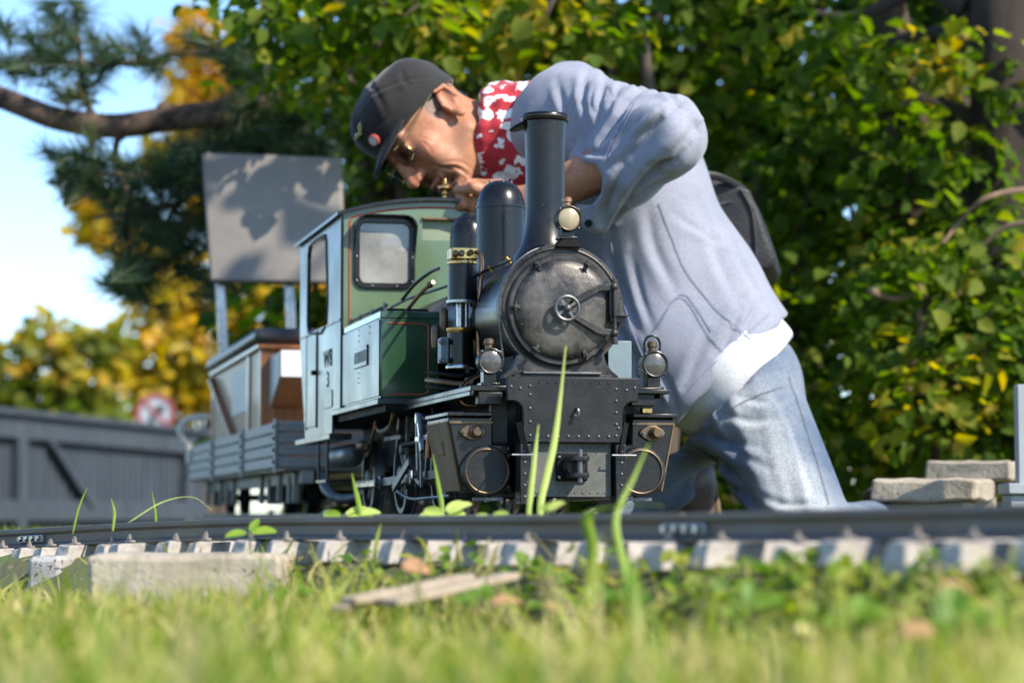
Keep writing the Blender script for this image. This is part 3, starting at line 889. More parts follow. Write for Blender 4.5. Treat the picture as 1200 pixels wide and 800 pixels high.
for v in (.42, .72, 1.02):
    for s in (-1, 1):
        w = wheel_mesh(s); sp = spokes_mesh(s)
        for q in (w, sp):
            q.v = [(x + s * .082, y + v, z + WZ) for x, y, z in q.v]
        wh = L('driving_wheel', w, M['dullsteel'])
        L('wheel_center', sp, M['wagonlight'], wh)
    L('axle', MB().cyl((-.08, v, WZ), (.08, v, WZ), .009, n=14), M['dark'])
for s in (-1, 1):
    x = s * .108
    L('coupling_rod', MB().bar((x, .44, WZ - .012), (x, 1.04, WZ - .012), .005, .011), M['steel'], bevel=.001)
    L('connecting_rod', MB().bar((x + s * .008, .24, .184), (x + s * .008, .74, WZ - .012), .006, .013), M['dullsteel'], bevel=.001)
    L('piston_rod', MB().cyl((s * .1035, .2, .183), (s * .1035, .3, .183), .0045, n=12), M['steel'])
    L('slide_bar', MB().bar((s * .1035, .2, .199), (s * .1035, .36, .199), .012, .006), M['dullsteel'])
    L('crosshead', MB().box((min(s * .094, s * .116), .255, .172), (max(s * .094, s * .116), .29, .197)), M['dullsteel'], bevel=.002)
    L('slide_bar_bracket', MB().box((s * .1035 - .009, .36, .18), (s * .1035 + .009, .368, .279)), M['dark'])
    gx_ = s * .128
    for a, b, w in (((gx_, .40, .272), (gx_, .385, .176), .009), ((gx_ + s * .004, .345, .255), (gx_ + s * .004, .34, .165), .007), ((gx_, .30, .262), (gx_, .33, .180), .006)):
        L('valve_link', MB().bar(a, b, .004, w, up=(0, 1, 0)), M['dullsteel'], bevel=.0008)
    L('return_crank', MB().bar((gx_, .58, .166), (gx_, .45, .204), .005, .012), M['dullsteel'], bevel=.001)
    L('eccentric_rod', MB().bar((gx_ - s * .004, .47, .190), (gx_ - s * .004, .39, .172), .004, .010), M['dullsteel'], bevel=.001)
    L('radius_rod', MB().bar((gx_, .2, .236), (gx_, .40, .234), .005, .008), M['steel'], bevel=.001)
    for y_ in (.44, .74):
        L('crank_pin', MB().lathe([(.011, 0), (.011, .01), (.006, .012), (.006, .018), (0, .018)], (x + s * .004, y_, WZ - .012), (s, 0, 0), 16), M['dullsteel'])
    L('brake_hanger', MB().bar((s * .105, .585, .275), (s * .105, .6, .165), .006, .008, up=(0, 1, 0)).cyl((s * .115, .6, .225), (s * .09, .6, .225), .008, n=12), M['drag'], bevel=.001)
    L('brake_shaft', MB().cyl((s * .11, .60, .232), (s * .11, .40, .232), .004, n=10), M['dark'])
    L('sand_pipe', MB().tube([(s * .12, .78, .275), (s * .122, .80, .25), (s * .118, .86, .228), (s * .115, .9, .222)], .003, 8, smooth=4), M['copper'])
    L('air_tank', MB().lathe([(.004, 0), (.016, .004), (.019, .012), (.019, .17), (.016, .178), (.004, .182)], (s * .128, .95, .224), (0, 1, 0), 28), M['dullsteel'])
    st = L('cab_step', MB().box((min(s * .115, s * .158), 1.06, .181), (max(s * .115, s * .158), 1.17, .185)), M['black'])
    for v in (1.065, 1.165):
        L('step_rod', MB().cyl((s * .154, v, .183), (s * .154, v, .258), .0028, n=8), M['black'], st)

for s in (-1, 1):
    L('firebox_side', MB().box((s * .075 - .004, .55, .205), (s * .075 + .004, .94, .277)), M['dark'])
    L('rocking_shaft', MB().cyl((s * .132, .36, .262), (s * .06, .36, .262), .0055, n=12), M['dullsteel'])
    L('rocking_arm', MB().bar((s * .133, .36, .268), (s * .133, .33, .215), .006, .009, up=(0, 1, 0)).bar((s * .126, .372, .268), (s * .126, .39, .2), .004, .007, up=(0, 1, 0)), M['steel'], bevel=.0008)
    for y_, z_, r_ in ((.36, .262, .007), (.34, .232, .005), (.388, .184, .006)):
        L('link_pin', MB().cyl((s * .137, y_, z_), (s * .122, y_, z_), r_, n=12), M['steel'])
    L('drain_linkage', MB().tube([(s * .12, .2, .152), (s * .122, .35, .15), (s * .118, .5, .15), (s * .12, .62, .165)], .0026, 7, smooth=3), M['dullsteel'])
    L('spring_hanger', MB().bar((s * .098, .68, .276), (s * .098, .70, .23), .01, .012, up=(0, 1, 0)).bar((s * .098, .66, .246), (s * .098, .80, .246), .012, .008), M['dullsteel'], bevel=.001)
    L('water_pipe', MB().tube([(s * .13, .56, .288), (s * .132, .57, .268), (s * .128, .62, .258), (s * .12, .74, .256), (s * .118, .8, .27)], .0042, 8, smooth=5), M['oldbrass'])
    L('brake_block', MB().box((min(s * .075, s * .092), .575, .17), (max(s * .075, s * .092), .588, .21)), M['drag'], bevel=.002)
    L('injector', MB().lathe([(.006, 0), (.009, .006), (.007, .02), (.010, .026), (.007, .045), (.005, .05)], (s * .135, .80, .235), (0, 1, 0), 14), M['oldbrass'])

# side tanks
for s in (-1, 1):
    def sx(a, b): return (min(s * a, s * b), max(s * a, s * b))
    x0, x1 = sx(.072, SX)
    tk = L('side_tank', MB().box((x0, .515, .2975), (x1, .862, .424)), M['dkgreen'], bevel=.002)
    L('tank_front_edge', MB().box((x0 - .001, .5135, .4165), (x1 + .001, .864, .4275)), M['dkgreen'], tk, bevel=.0012)
    xs0, xs1 = sx(SX, SX + .002)
    L('tank_side_panel', MB().box((xs0, .519, .301), (xs1, .858, .4155)), M['cabside'], tk, bevel=.0008)
    xb0, xb1 = sx(.07, SX + .006)
    L('tank_base', MB().box((xb0, .505, .2885), (xb1, .95, .2972)), M['cabside'], tk, bevel=.001)
    lo = [(s * SX + (-s) * .010, .304), (s * SX - s * .010, .4105)]
    xa, xb = s * (SX - .010), s * .0885
    r = .008
    ln = [(xa, .5138, .3045), (xb - (-s) * .0 , .5138, .3045)]
    ln = [(xa, .304), (s * (.0885 + r), .304), (s * .0895, .3065), (s * .0885, .304 + r), (s * .0885, .409 - r), (s * .0895, .4065), (s * (.0885 + r), .409), (xa, .409)]
    L('tank_lining', MB().tube([(a, .5143, b) for a, b in ln], .0009, 4), M['red'], tk)
    L('rivet_row', rivets(row((s * .0795, .515, .302), (s * .0795, .515, .412), 30) + row((s * .083, .515, .3005), (s * (SX - .012), .515, .3005), 18), FWD, .0012), M['dkgreen'], tk, kind='stuff')
    L('tank_lid', MB().prism(rrect(-.036, -.055, .036, .06, .01), (s * .117, .60, .4277), (1, 0, 0), (0, 1, 0), (0, 0, .006)), M['dark'], tk, bevel=.001)
    L('lid_bar', MB().tube([(s * .15, .52, .436), (s * .152, .70, .436), (s * .152, .855, .436)], .0022, 7), M['black'], tk)
    for v in (.53, .64, .75, .84):
        L('lid_bolt', MB().cyl((s * .151, v, .427), (s * .151, v, .441), .0028, n=8), M['dullsteel'], tk)
    sd = s * (SX + .002)
    L('panel_seam', MB().box(sx(SX + .001, SX + .0026)[:1] + (.861, .297) if False else (sx(SX + .001, SX + .0026)[0], .859, .298), (sx(SX + .001, SX + .0026)[1], .866, .60)), M['dark'], tk)
    npv = L('name_plate', MB().box((sx(SX + .002, SX + .0045)[0], .615, .353), (sx(SX + .002, SX + .0045)[1], .735, .384)), M['cabside'], tk, bevel=.0006)
    m = MB()
    for k in range(9):
        m.box((sx(SX + .0045, SX + .0055)[0], .625 + k * .0115, .360), (sx(SX + .0045, SX + .0055)[1], .632 + k * .0115, .377))
    L('plate_relief', m, M['dullsteel'], npv, kind='stuff')
    L('rivet_row', rivets(row((sd, .70, .395), (sd, .70, .412), 3) + row((sd, .70, .33), (sd, .70, .345), 3) + row((sd, .60, .40), (sd, .60, .41), 2), (s, 0, 0), .0012), M['dark'], tk, kind='stuff')

# cab
CF, CR = .866, 1.335
roof_z = lambda x: .637 - .024 * (x / .16) ** 2
fo = [(-SX, .29), (SX, .29)] + [(x, roof_z(x)) for x in np.linspace(SX, -SX, 21)]
w_l = rrect(-.136, .5, -.050, .602, .012)
w_r = [(-a, b) for a, b in w_l][::-1]
slot = rrect(-.030, .574, .031, .609, .002, 2)
cabf = L('cab_front', MB().plate(fo, [w_l, w_r, slot], (0, CF, 0), (1, 0, 0), (0, 0, 1), (0, .004, 0)), M['green'])
for s in (-1, 1):
    fr_o = rrect(-.1435, .4925, -.0425, .6085, .018)
    fr_i = rrect(-.134, .502, -.052, .5995, .011)
    if s > 0:
        fr_o = [(-a, b) for a, b in fr_o][::-1]; fr_i = [(-a, b) for a, b in fr_i][::-1]
    wf = L('window_frame', MB().plate(fr_o, [fr_i], (0, CF - .005, 0), (1, 0, 0), (0, 0, 1), (0, .006, 0)), M['black'], cabf, bevel=.001)
    cx = s * .093
    L('pane', MB().box((cx - .043, CF - .001, .5), (cx + .043, CF + .0005, .601)), M['dustglass'], wf)
    rp = [(cx + a, CF - .005, b) for a, b in ((-.046, .505), (-.046, .545), (-.046, .59), (.046, .505), (.046, .545), (.046, .59), (-.02, .497), (.02, .497), (0, .604), (-.03, .604), (.03, .604))]
    L('rivet_row', rivets(rp, FWD, .0017), M['steel'], wf, kind='stuff')
    # hood: arched strip over the window
    V, F = [], []
    arc = [(-.051, .555)] + [(-.051, .585)] + [(-.051 + .02 * (1 - math.cos(t)), .592 + .02 * math.sin(t)) for t in np.linspace(0, math.pi / 2, 6)] + [(.031 + .02 * math.sin(t), .592 + .02 * math.cos(t)) for t in np.linspace(0, math.pi / 2, 6)] + [(.051, .585), (.051, .545)]
    dep = [.002, .022] + [.026] * 12 + [.022, .002]
    for (a, b), d in zip(arc, dep):
        V += [(cx + a, CF, b), (cx + a, CF - d, b), (cx + a * .965, CF - d, b - .0015), (cx + a * .965, CF, b - .0015)]
    for i in range(len(arc) - 1):
        for k in range(4):
            F.append((4 * i + k, 4 * i + (k + 1) % 4, 4 * i + 4 + (k + 1) % 4, 4 * i + 4 + k))
    hm = MB().add(V, F)
    L('window_hood', hm, M['black'], wf)
L('vent_plate', MB().box((-.032, CF + .008, .570), (.033, CF + .011, .612)), mat('pale_green_paint', (.22, .26, .17), (.17, .21, .13), rough=.5), cabf)
L('vent_lip', MB().box((-.031, CF - .006, .6075), (.032, CF + .008, .6115)), M['brown'], cabf, bevel=.0008)
lin = [(-.1505, .433), (-.1505, .603)] + [(x, roof_z(x) - .0085) for x in np.linspace(-.145, .15, 16)] + [(.1505, .433)]
L('cab_lining', MB().tube([(a, CF - .0006, b) for a, b in lin], .0013, 4), M['red'], cabf)
so = [(CF + .0045, .298), (CF + .0045, .6125), (CR, .6125), (CR, .46), (CR - .008, .42), (CR - .025, .37), (CR - .05, .32), (CR - .068, .285), (CR - .075, .2605), (.955, .2605), (.955, .298)]
so = so[::-1]
swin = [(1.02, .444), (1.02, .575), (1.028, .59), (1.045, .5985), (1.205, .5985), (1.222, .59), (1.23, .575), (1.235, .47), (1.225, .452), (1.205, .444)][::-1]
for s in (-1, 1):
    o = A3(s * SX, 0, 0)
    cs = L('cab_side', MB().plate(so, [swin], o, (0, 1, 0), (0, 0, 1), (s * .004, 0, 0)), M['cabside'])
    rim = MB().tube([(s * (SX + .004), a, b) for a, b in catmull(swin, 3, True)], .0028, 6, closed=True)
    L('window_frame', rim, M['black'], cs)
    sd = (s * (SX + .0035), s * (SX + .0055))
    x0, x1 = min(sd), max(sd)
    L('door_gap_strip', MB().box((x0, 1.236, .275), (x1, 1.245, .44)), M['dark'], cs)  # dark strips stand in for the shaded slots either side of the door
    L('door', MB().box((x0, 1.13, .278), (x1, 1.234, .438)), M['cabside'], cs, bevel=.0008)
    L('door_gap_strip', MB().box((x0, 1.116, .275), (x1, 1.128, .44)), M['dark'], cs)
    L('door_latch', MB().box((min(s * (SX + .005), s * (SX + .012)), 1.128, .366), (max(s * (SX + .005), s * (SX + .012)), 1.142, .374)), M['dark'], cs)
    L('waist_rail', MB().box((x0, CF + .005, .4405), (x1, CR - .005, .4435)), M['black'], cs)
    L('data_plate', MB().box((x0, .95, .303), (x1, 1.03, .332)), M['cabside'], cs, bevel=.0008)
    x0, x1 = min(s * .13, s * (SX + .008)), max(s * .13, s * (SX + .008))
    L('footplate', MB().box((x0, .957, .2505), (x1, 1.36, .260)), M['cabside'], cs, bevel=.001)
    # painted number
    for txt, zc, sz in (('W8', .385, .042), ('3', .35, .038)):
        cu = bpy.data.curves.new('number', 'FONT')
        cu.body = txt; cu.size = sz; cu.align_x = 'CENTER'; cu.align_y = 'CENTER'; cu.extrude = .0004
        tmp = bpy.data.objects.new('tmp', cu)
        COL.objects.link(tmp)
        dg_ = bpy.context.evaluated_depsgraph_get()
        me = bpy.data.meshes.new_from_object(tmp.evaluated_get(dg_))
        bpy.data.objects.remove(tmp)
        me.materials.clear(); me.materials.append(M['dark'])
        me.name = 'number'
        no = bpy.data.objects.new('number', me); COL.objects.link(no)
        no.parent = cs
        no.matrix_local = Matrix.Translation((s * (SX + .0043), 1.0, zc - RT)) @ Matrix.Rotation(s * math.pi / 2, 4, 'Z') @ Matrix.Rotation(math.pi / 2, 4, 'X') @ Matrix.Diagonal((1.5, 1, 1, 1))
rp_ = [(x, roof_z(x) + .001) for x in np.linspace(-.172, .172, 25)]
rpoly = rp_ + [(x, z + .0055) for x, z in rp_[::-1]]
rf = L('roof', MB().prism(rpoly, (0, CF - .012, 0), (1, 0, 0), (0, 0, 1), (0, CR - CF + .035, 0)), M['black'])
fb = MB().lathe([(.009, 0), (.009, .002), (.0045, .004), (.004, .008), (.0065, .010), (.0045, .012), (.0045, .014), (.009, .017), (.0115, .020), (.0115, .023), (.008, .0265), (.0035, .028), (.003, .034), (.0025, .036), (0, .037)], (.012, CF + .02, roof_z(.012) + .006), (0, 0, 1), 20)
L('whistle', fb, M['brass'], rf)
L('cab_back', MB().box((-SX + .001, CR - .03, .29), (SX - .001, CR - .024, .43)), M['green'])
gz = L('pressure_gauge', MB().cyl((-.112, 1.2, .578), (-.118, 1.178, .578), .02, n=24), M['oldbrass'])
L('gauge_pipe', MB().tube([(-.118, 1.19, .56), (-.125, 1.19, .53), (-.12, 1.2, .505), (-.10, 1.2, .505), (-.095, 1.19, .53), (-.11, 1.2, .555)], .002, 6, smooth=5), M['dark'], gz)
L('backhead', MB().lathe([(.07, 0), (.07, .05)], (0, CF + .006, BZ), (0, 1, 0), 40), M['dark'])
# rails the locomotive stands on
for s in (-1, 1):
    V, F = [], []
    n = len(PROF)
    for v in np.linspace(-.12, 4.6, 30):
        bend = -.03 * max(0, v - 1.3) ** 2 * 0.25
        for a, b in PROF:
            V.append((s * GAUGE / 2 * .88 + a + bend * -1, v, b))
    for i in range(29):
        for k in range(n):
            F.append((i * n + k, i * n + (k + 1) % n, (i + 1) * n + (k + 1) % n, (i + 1) * n + k))
    F += [tuple(range(n)), tuple(29 * n + k for k in range(n))[::-1]]
    o = mesh_obj('rail', V, F, M['railsteel'], smooth=30)
    o.location = P0; o.rotation_euler = (0, 0, YAW)
    tag(o, 'rail under the %s wheels of the locomotive and wagon' % ('left-hand' if s > 0 else 'right-hand'), 'rail', 'rails under the train')
for k in range(34):
    m = MB().box((-.14, -.018, -.0455), (.14, .018, -.0255))
    if k == 0:
        s0 = mesh_obj('sleeper', m.v, m.f, M['sleeper'], bevel=.004)
        o = s0
    else:
        o = s0.copy(); COL.objects.link(o)
    v = -.08 + k * .14
    bend = .03 * max(0, v - 1.3) ** 2 * .25
    q = P0 + A3(math.cos(YAW), math.sin(YAW), 0) * bend + A3(-math.sin(YAW), math.cos(YAW), 0) * v
    o.location = q; o.rotation_euler = (0, 0, YAW)
    tag(o, 'grey sleeper under the rails that carry the train', 'sleeper', 'sleepers under the train')

# ------------------------------------------------------------------ wagon
WY = math.radians(12.5)
wc = pt(324, 600, 4.65)
wfr = A3(math.cos(WY), math.sin(WY), 0); wbk = A3(-math.sin(WY), math.cos(WY), 0)
WW, WL = .36, 2.0
wag = empty('flat_wagon', A3(wc[0], wc[1], RT) + wfr * WW / 2, WY)
tag(wag, 'grey low-sided plank wagon coupled behind the locomotive', 'wagon')
WT, WB = .306, .215


def Wg(name, m, material, parent=None, bevel=0.0, kind=None):
    o = mesh_obj(name, [(x, y, z - RT) for x, y, z in m.v], m.f, material, parent or wag, bevel=bevel)
    if kind: o['kind'] = kind
    return o


H = WW / 2
pz = np.linspace(WB, WT, 5)
cuts = [0.006, .60, 1.27, WL - .006]
for s in (-1, 1):
    for k in range(3):
        pan = Wg('side_board', MB().box((min(s * (H - .006), s * (H - .014)), cuts[k] + .003, WB), (max(s * (H - .006), s * (H - .014)), cuts[k + 1] - .003, WT)), M['wagon'])
        for j in range(4):
            Wg('plank', MB().box((min(s * (H - .0055), s * H), cuts[k] + .003, pz[j] + .0012), (max(s * (H - .0055), s * H), cuts[k + 1] - .003, pz[j + 1] - .0012)), M['wagon'], pan, bevel=.002)
    for y in cuts:
        st = Wg('corner_strap', MB().box((min(s * (H + .0005), s * (H + .005)), y - .012, WB - .01), (max(s * (H + .0005), s * (H + .005)), y + .012, WT + .004)), M['wagon'], bevel=.0012)
        for z in np.linspace(WB + .012, WT - .012, 4):
            Wg('strap_bolt', MB().sphere((s * (H + .005), y, z), .004, 6), M['dark'], st)
for y0, y1 in ((-.004, .004), (WL - .004, WL + .004)):
    for j in range(4):
        Wg('end_plank', MB().box((-H + .001, y0, pz[j] + .0012), (H - .001, y1, pz[j + 1] - .0012)), M['wagon'], bevel=.002)
Wg('floor', MB().box((-H + .015, .005, WB - .004), (H - .015, WL - .005, WB + .008)), M['wagon'])
for s in (-1, 1):
    Wg('sole_bar', MB().box((s * .12 - .012, .0, .185), (s * .12 + .012, WL, .21)), M['wagonlight'], bevel=.002)
    for y in (.05, .30, .62, 1.2, 1.5, 1.85):
        Wg('hanger', MB().bar((s * .135, y, .208), (s * .135, y + .02, .15), .012, .016, up=(0, 1, 0)), M['wagonlight'], bevel=.002)
for y in (.18, .52, 1.4, 1.74):
    ax = Wg('axle', MB().cyl((-.11, y, RT + .04), (.11, y, RT + .04), .008, n=12), M['dark'])
    for s in (-1, 1):
        Wg('wheel', MB().lathe([(.012, .012), (.03, .008), (.034, .010), (.04, .008), (.041, -.006), (.046, -.008), (.046, -.011), (0, -.011)], (s * .09, y, RT + .04), (s, 0, 0), 28), M['dark'])
        Wg('axle_box', MB().box((s * .122 - .014, y - .02, RT + .02), (s * .122 + .014, y + .02, RT + .075)), M['drag'], bevel=.002)
Wg('brake_pipe', MB().tube([(-.1, -.05, .2), (-.1, -.12, .17), (-.08, -.16, .155), (-.05, -.2, .16), (-.03, -.24, .18)], .009, 10, smooth=5), M['dullsteel'])
Wg('drawbar', MB().bar((0, 0, .19), (.02, -.35, .19), .02, .014), M['dark'])
hr = [pt(*q) for q in ((246, 489, 6.5), (228, 489, 6.5), (216, 494, 6.5), (211.5, 503, 6.5), (213, 512, 6.5), (219, 519, 6.5), (222, 527, 6.5), (222, 542, 6.5))]
hw_ = mesh_obj('handrail', *(lambda t: (t.v, t.f))(MB().tube([p - pt(222, 545, 6.5) for p in hr], .0095, 10, smooth=6)), M['handrail'])
hw_.location = pt(222, 545, 6.5)
hw_.parent = wag
hw_.matrix_parent_inverse = (Matrix.Translation(wag.location) @ Matrix.Rotation(WY, 4, 'Z')).inverted()

# seat box standing in the wagon
SY = math.radians(12.5)
sc_ = pt(306, 600, 5.12)
seat = empty('driver_seat', A3(sc_[0], sc_[1], WB + .009), SY)
tag(seat, 'wooden box seat with a black cushion and high grey backrest on the wagon', 'seat')
SW, SL = .31, 1.08
sz = lambda y, D: pt(0, y, D)[2]
ZT = sz(409, 5.12)


def St(name, m, material, parent=None, bevel=0.0):
    return mesh_obj(name, [(x, y, z - (WB + .009)) for x, y, z in m.v], m.f, material, parent or seat, bevel=bevel)


st_side = St('side_panel', MB().box((.0, .02, WB + .012), (.012, SL - .02, ZT)), M['wood2'])
St('side_panel', MB().box((SW - .012, .02, WB + .012), (SW, SL - .02, ZT)), M['wood2'])
St('front_panel', MB().box((.012, .012, WB + .012), (SW - .012, .024, ZT)), M['wood'])
St('back_panel', MB().box((.012, SL - .022, WB + .012), (SW - .012, SL - .01, ZT)), M['wood'])
for x in (-.004, SW - .026):
    for y in (0, SL - .03):
        St('corner_post', MB().box((x, y, WB + .010), (x + .03, y + .03, ZT)), M['wood'], bevel=.002)
St('brace', MB().bar((-.003, SL - .05, ZT - .01), (-.003, .36, WB + .05), .008, .03, up=(1, 0, 0)), M['wood'], st_side, bevel=.001)
St('batten', MB().box((-.0045, .22, WB + .012), (-.0005, .26, ZT)), M['wood'], st_side)
St('side_sign', MB().box((-.0025, .27, ZT - .12), (-.0005, .60, ZT - .02)), M['greymetal'], st_side)
St('top_rim', MB().box((-.01, -.01, ZT + .001), (SW + .01, SL + .01, ZT + .012)), M['wood'], bevel=.002)
St('cushion', MB().box((-.018, -.02, ZT + .0125), (SW + .018, SL + .015, ZT + .045)), M['vinyl'], bevel=.012)
zb0, zb1 = sz(441, 4.98), sz(413, 4.98)
# white tray box on the seat front
tb = MB().prism([(0, zb0), (0, zb1), (.18, zb1), (.18, zb0 - .055), (.16, zb0 - .055)], (.02, -.172, 0), (0, 1, 0), (0, 0, 1), (SW - .06, 0, 0))
tbo = St('glove_box', tb, M['wood'], bevel=.001)
St('box_face', MB().box((.018, -.178, zb0 - .002), (SW - .038, -.1735, zb1 + .003)), M['white'], tbo, bevel=.001)
St('box_side', MB().prism([(0, zb0), (0, zb1), (.178, zb1), (.178, zb0 - .055), (.16, zb0 - .055)], (.016, -.171, 0), (0, 1, 0), (0, 0, 1), (.0035, 0, 0)), M['greymetal'], tbo)
# backrest
DB = 5.9
c = [pt(236, 178, DB + .05), pt(400, 184, DB + .05), pt(405, 331, DB), pt(246, 329, DB)]
Minv = (Matrix.Translation(seat.location) @ Matrix.Rotation(SY, 4, 'Z')).inverted()
cl = [np.array(Minv @ Vector(p)) for p in c]
nb = unit(np.cross(cl[1] - cl[0], cl[3] - cl[0]))
if nb[1] < 0: nb = -nb
V = [tuple(p) for p in cl] + [tuple(p + nb * .03) for p in cl]
mesh_obj('backrest', V, [(0, 1, 2, 3), (7, 6, 5, 4), (0, 4, 5, 1), (1, 5, 6, 2), (2, 6, 7, 3), (3, 7, 4, 0)], M['board'], seat, bevel=.006)
for px0, px1 in ((256, 263), (338, 343)):
    a = np.array(Minv @ Vector(pt(px0, 300, DB + .06))); b = np.array(Minv @ Vector(pt(px1, 425, DB + .06)))
    m = MB().bar(a, b, .022, .022, up=(0, 1, 0))
    mesh_obj('backrest_post', m.v, m.f, M['steel'], seat, bevel=.003)


# ------------------------------------------------------------------ foliage builders
def leaves_mesh(C, Nrm, T, size, width, rnd, fold=.18):
    """C centres, Nrm leaf normals, T blade directions, size lengths, width ratios: one mesh of six-point folded leaves"""
    n = len(C)
    Nrm = Nrm / np.linalg.norm(Nrm, axis=1, keepdims=True)
    T = T - Nrm * (T * Nrm).sum(1, keepdims=True)
    T = T / (np.linalg.norm(T, axis=1, keepdims=True) + 1e-9)
    B = np.cross(Nrm, T)
    s, w = size[:, None], (size * width)[:, None]
    f = w * fold
    P = [C, C + T * s * .28 + B * w * .5 + Nrm * f, C + T * s * .68 + B * w * .42 + Nrm * f, C + T * s - Nrm * s * .12, C + T * s * .68 - B * w * .42 + Nrm * f, C + T * s * .28 - B * w * .5 + Nrm * f]
    V = np.stack(P, 1).reshape(-1, 3)
    base = np.arange(n)[:, None] * 6
    F = np.concatenate([base + np.array([0, 3, 2, 1]), base + np.array([0, 5, 4, 3])], 0)
    return V, F, np.repeat(rnd, 6)


def fast_mesh(name, V, F, rnd, material, parent=None):
    me = bpy.data.meshes.new(name)
    k = F.shape[1]
    me.vertices.add(len(V)); me.vertices.foreach_set('co', np.ascontiguousarray(V, dtype=np.float32).ravel())
    me.loops.add(F.size); me.loops.foreach_set('vertex_index', F.ravel().astype(np.int32))
    me.polygons.add(len(F)); me.polygons.foreach_set('loop_start', np.arange(0, F.size, k, dtype=np.int32))
    me.update(calc_edges=True)
    if rnd is not None:
        a = me.attributes.new('rnd', 'FLOAT', 'POINT')
        a.data.foreach_set('value', np.ascontiguousarray(rnd, dtype=np.float32))
    me.materials.append(material)
    o = bpy.data.objects.new(name, me)
    COL.objects.link(o)
    if parent is not None:
        o.parent = parent
    return o


def rand_dirs(n, r):
    v = r.normal(size=(n, 3))
    return v / np.linalg.norm(v, axis=1, keepdims=True)


def crown(name, parent, clumps, n, size, material, seed, width=.75, up=.7, tint=0.0, spread=.55, origin=(0, 0, 0)):
    """leaves spread in clumps = [(centre, radii)]; denser towards each clump's skin"""
    r = np.random.default_rng(seed)
    vol = np.array([np.prod(c[1]) ** .67 for c in clumps]); vol /= vol.sum()
    idx = r.choice(len(clumps), n, p=vol)
    cc = np.array([c[0] for c in clumps])[idx]; rr = np.array([c[1] for c in clumps])[idx]
    d = rand_dirs(n, r)
    rad = r.uniform(.25, 1.0, (n, 1)) ** spread
    C = cc + d * rad * rr * (1 + .18 * r.normal(size=(n, 1)))
    Nr = d * .55 + A3(0, 0, up) + r.normal(size=(n, 3)) * .55
    T = d + r.normal(size=(n, 3)) * .7 + A3(0, 0, -.45)
    rn = np.clip(r.beta(2.0, 2.6, n) + tint + .12 * r.normal(size=len(clumps))[idx], 0, 1)
    V, F, q = leaves_mesh(C - np.asarray(origin), Nr, T, size * r.uniform(.5, 1.6, n), r.uniform(.8, 1.2, n) * width, rn)
    return fast_mesh(name, V, F, q, material, parent)


def limb(m, pts, r0, r1, n=9, k=5):
    m.tube(pts, [r0 + (r1 - r0) * t for t in np.linspace(0, 1, 6)], n, smooth=k)


# ------------------------------------------------------------------ fence and sign far left
fa, fb_ = pt(-160, 470, 13.0), pt(236, 510, 16.0)
fdir = unit(A3(fb_[0] - fa[0], fb_[1] - fa[1], 0))
fl = math.hypot(fb_[0] - fa[0], fb_[1] - fa[1])
fen = empty('slat_fence', (fa[0], fa[1], 0), math.atan2(fdir[1], fdir[0]))
tag(fen, 'blue-grey slatted wooden fence with a heavy top rail behind the wagon', 'fence')


def Fn(name, m, bevel=.004):
    return mesh_obj(name, m.v, m.f, M['fence'], fen, bevel=bevel)


ftop = lambda x: fa[2] + (fb_[2] - fa[2]) * x / fl
zt0, zt1 = ftop(0), ftop(fl)
m = MB()
m.add([(0, -.05, zt0 - .13), (fl, -.05, zt1 - .13), (fl, .0, zt1 - .13), (0, .0, zt0 - .13), (0, -.05, zt0), (fl, -.05, zt1), (fl, 0, zt1), (0, 0, zt0)], [(0, 3, 2, 1), (4, 5, 6, 7), (0, 1, 5, 4), (1, 2, 6, 5), (2, 3, 7, 6), (3, 0, 4, 7)])
Fn('top_rail', m)
Fn('cap_rail', MB().bar((0, -.03, zt0 + .02), (fl, -.03, zt1 + .02), .12, .035))
Fn('bottom_rail', MB().box((0, -.05, .08), (fl, -.005, .2)))
x = .02
k = 0
while x < fl:
    w = random.uniform(.048, .06)
    Fn('slat', MB().box((x, .002, .01), (x + w, .022, ftop(x) - .02)), bevel=.002)
    x += w + random.uniform(.008, .022)
for x0 in (.55, 1.62):
    Fn('brace', MB().bar((x0, -.03, ftop(x0) - .14), (x0 + .42, -.03, .16), .03, .07, up=(0, 1, 0)))
for x0 in (.35, 1.3, fl - .25):
    Fn('post', MB().box((x0, -.055, -.02), (x0 + .09, -.0, ftop(x0) - .01)))
p = pt(181, 600, 19.0)
zc = pt(181, 484, 19.0)[2]
sgn = empty('road_sign', (p[0], p[1], 0))
tag(sgn, 'round red-rimmed prohibition sign with a red diagonal bar behind the fence', 'sign')
R_ = 23.5 / FPX * 19.0
m = MB().lathe([(R_, 0), (R_, .004)], (0, 0, zc), (0, -1, 0), 40); mesh_obj('sign_face', m.v, m.f, M['signwhite'], sgn)
m = MB().lathe([(R_ * 1.01, 0), (R_ * 1.01, .006), (R_ * .76, .006), (R_ * .76, 0)], (0, -.0042, zc), (0, -1, 0), 40, caps=False); mesh_obj('red_rim', m.v, m.f, M['signred'], sgn)
m = MB().bar((-R_ * .55, -.008, zc + R_ * .55), (R_ * .55, -.008, zc - R_ * .55), .03, .004, up=(0, -1, 0)); mesh_obj('red_bar', m.v, m.f, M['signred'], sgn)
m = MB().box((R_ * .05, -.0075, zc + R_ * .0), (R_ * .42, -.0045, zc + R_ * .38)); mesh_obj('pictogram', m.v, m.f, M['dark'], sgn, bevel=.001)
m = MB().box((-R_ * .3, -.0075, zc - R_ * .5), (-R_ * .05, -.0045, zc - R_ * .1)); mesh_obj('pictogram', m.v, m.f, M['dark'], sgn, bevel=.001)
m = MB().cyl((0, .02, -.05), (0, .02, zc + .1), .02, n=14); mesh_obj('pole', m.v, m.f, M['greymetal'], sgn)
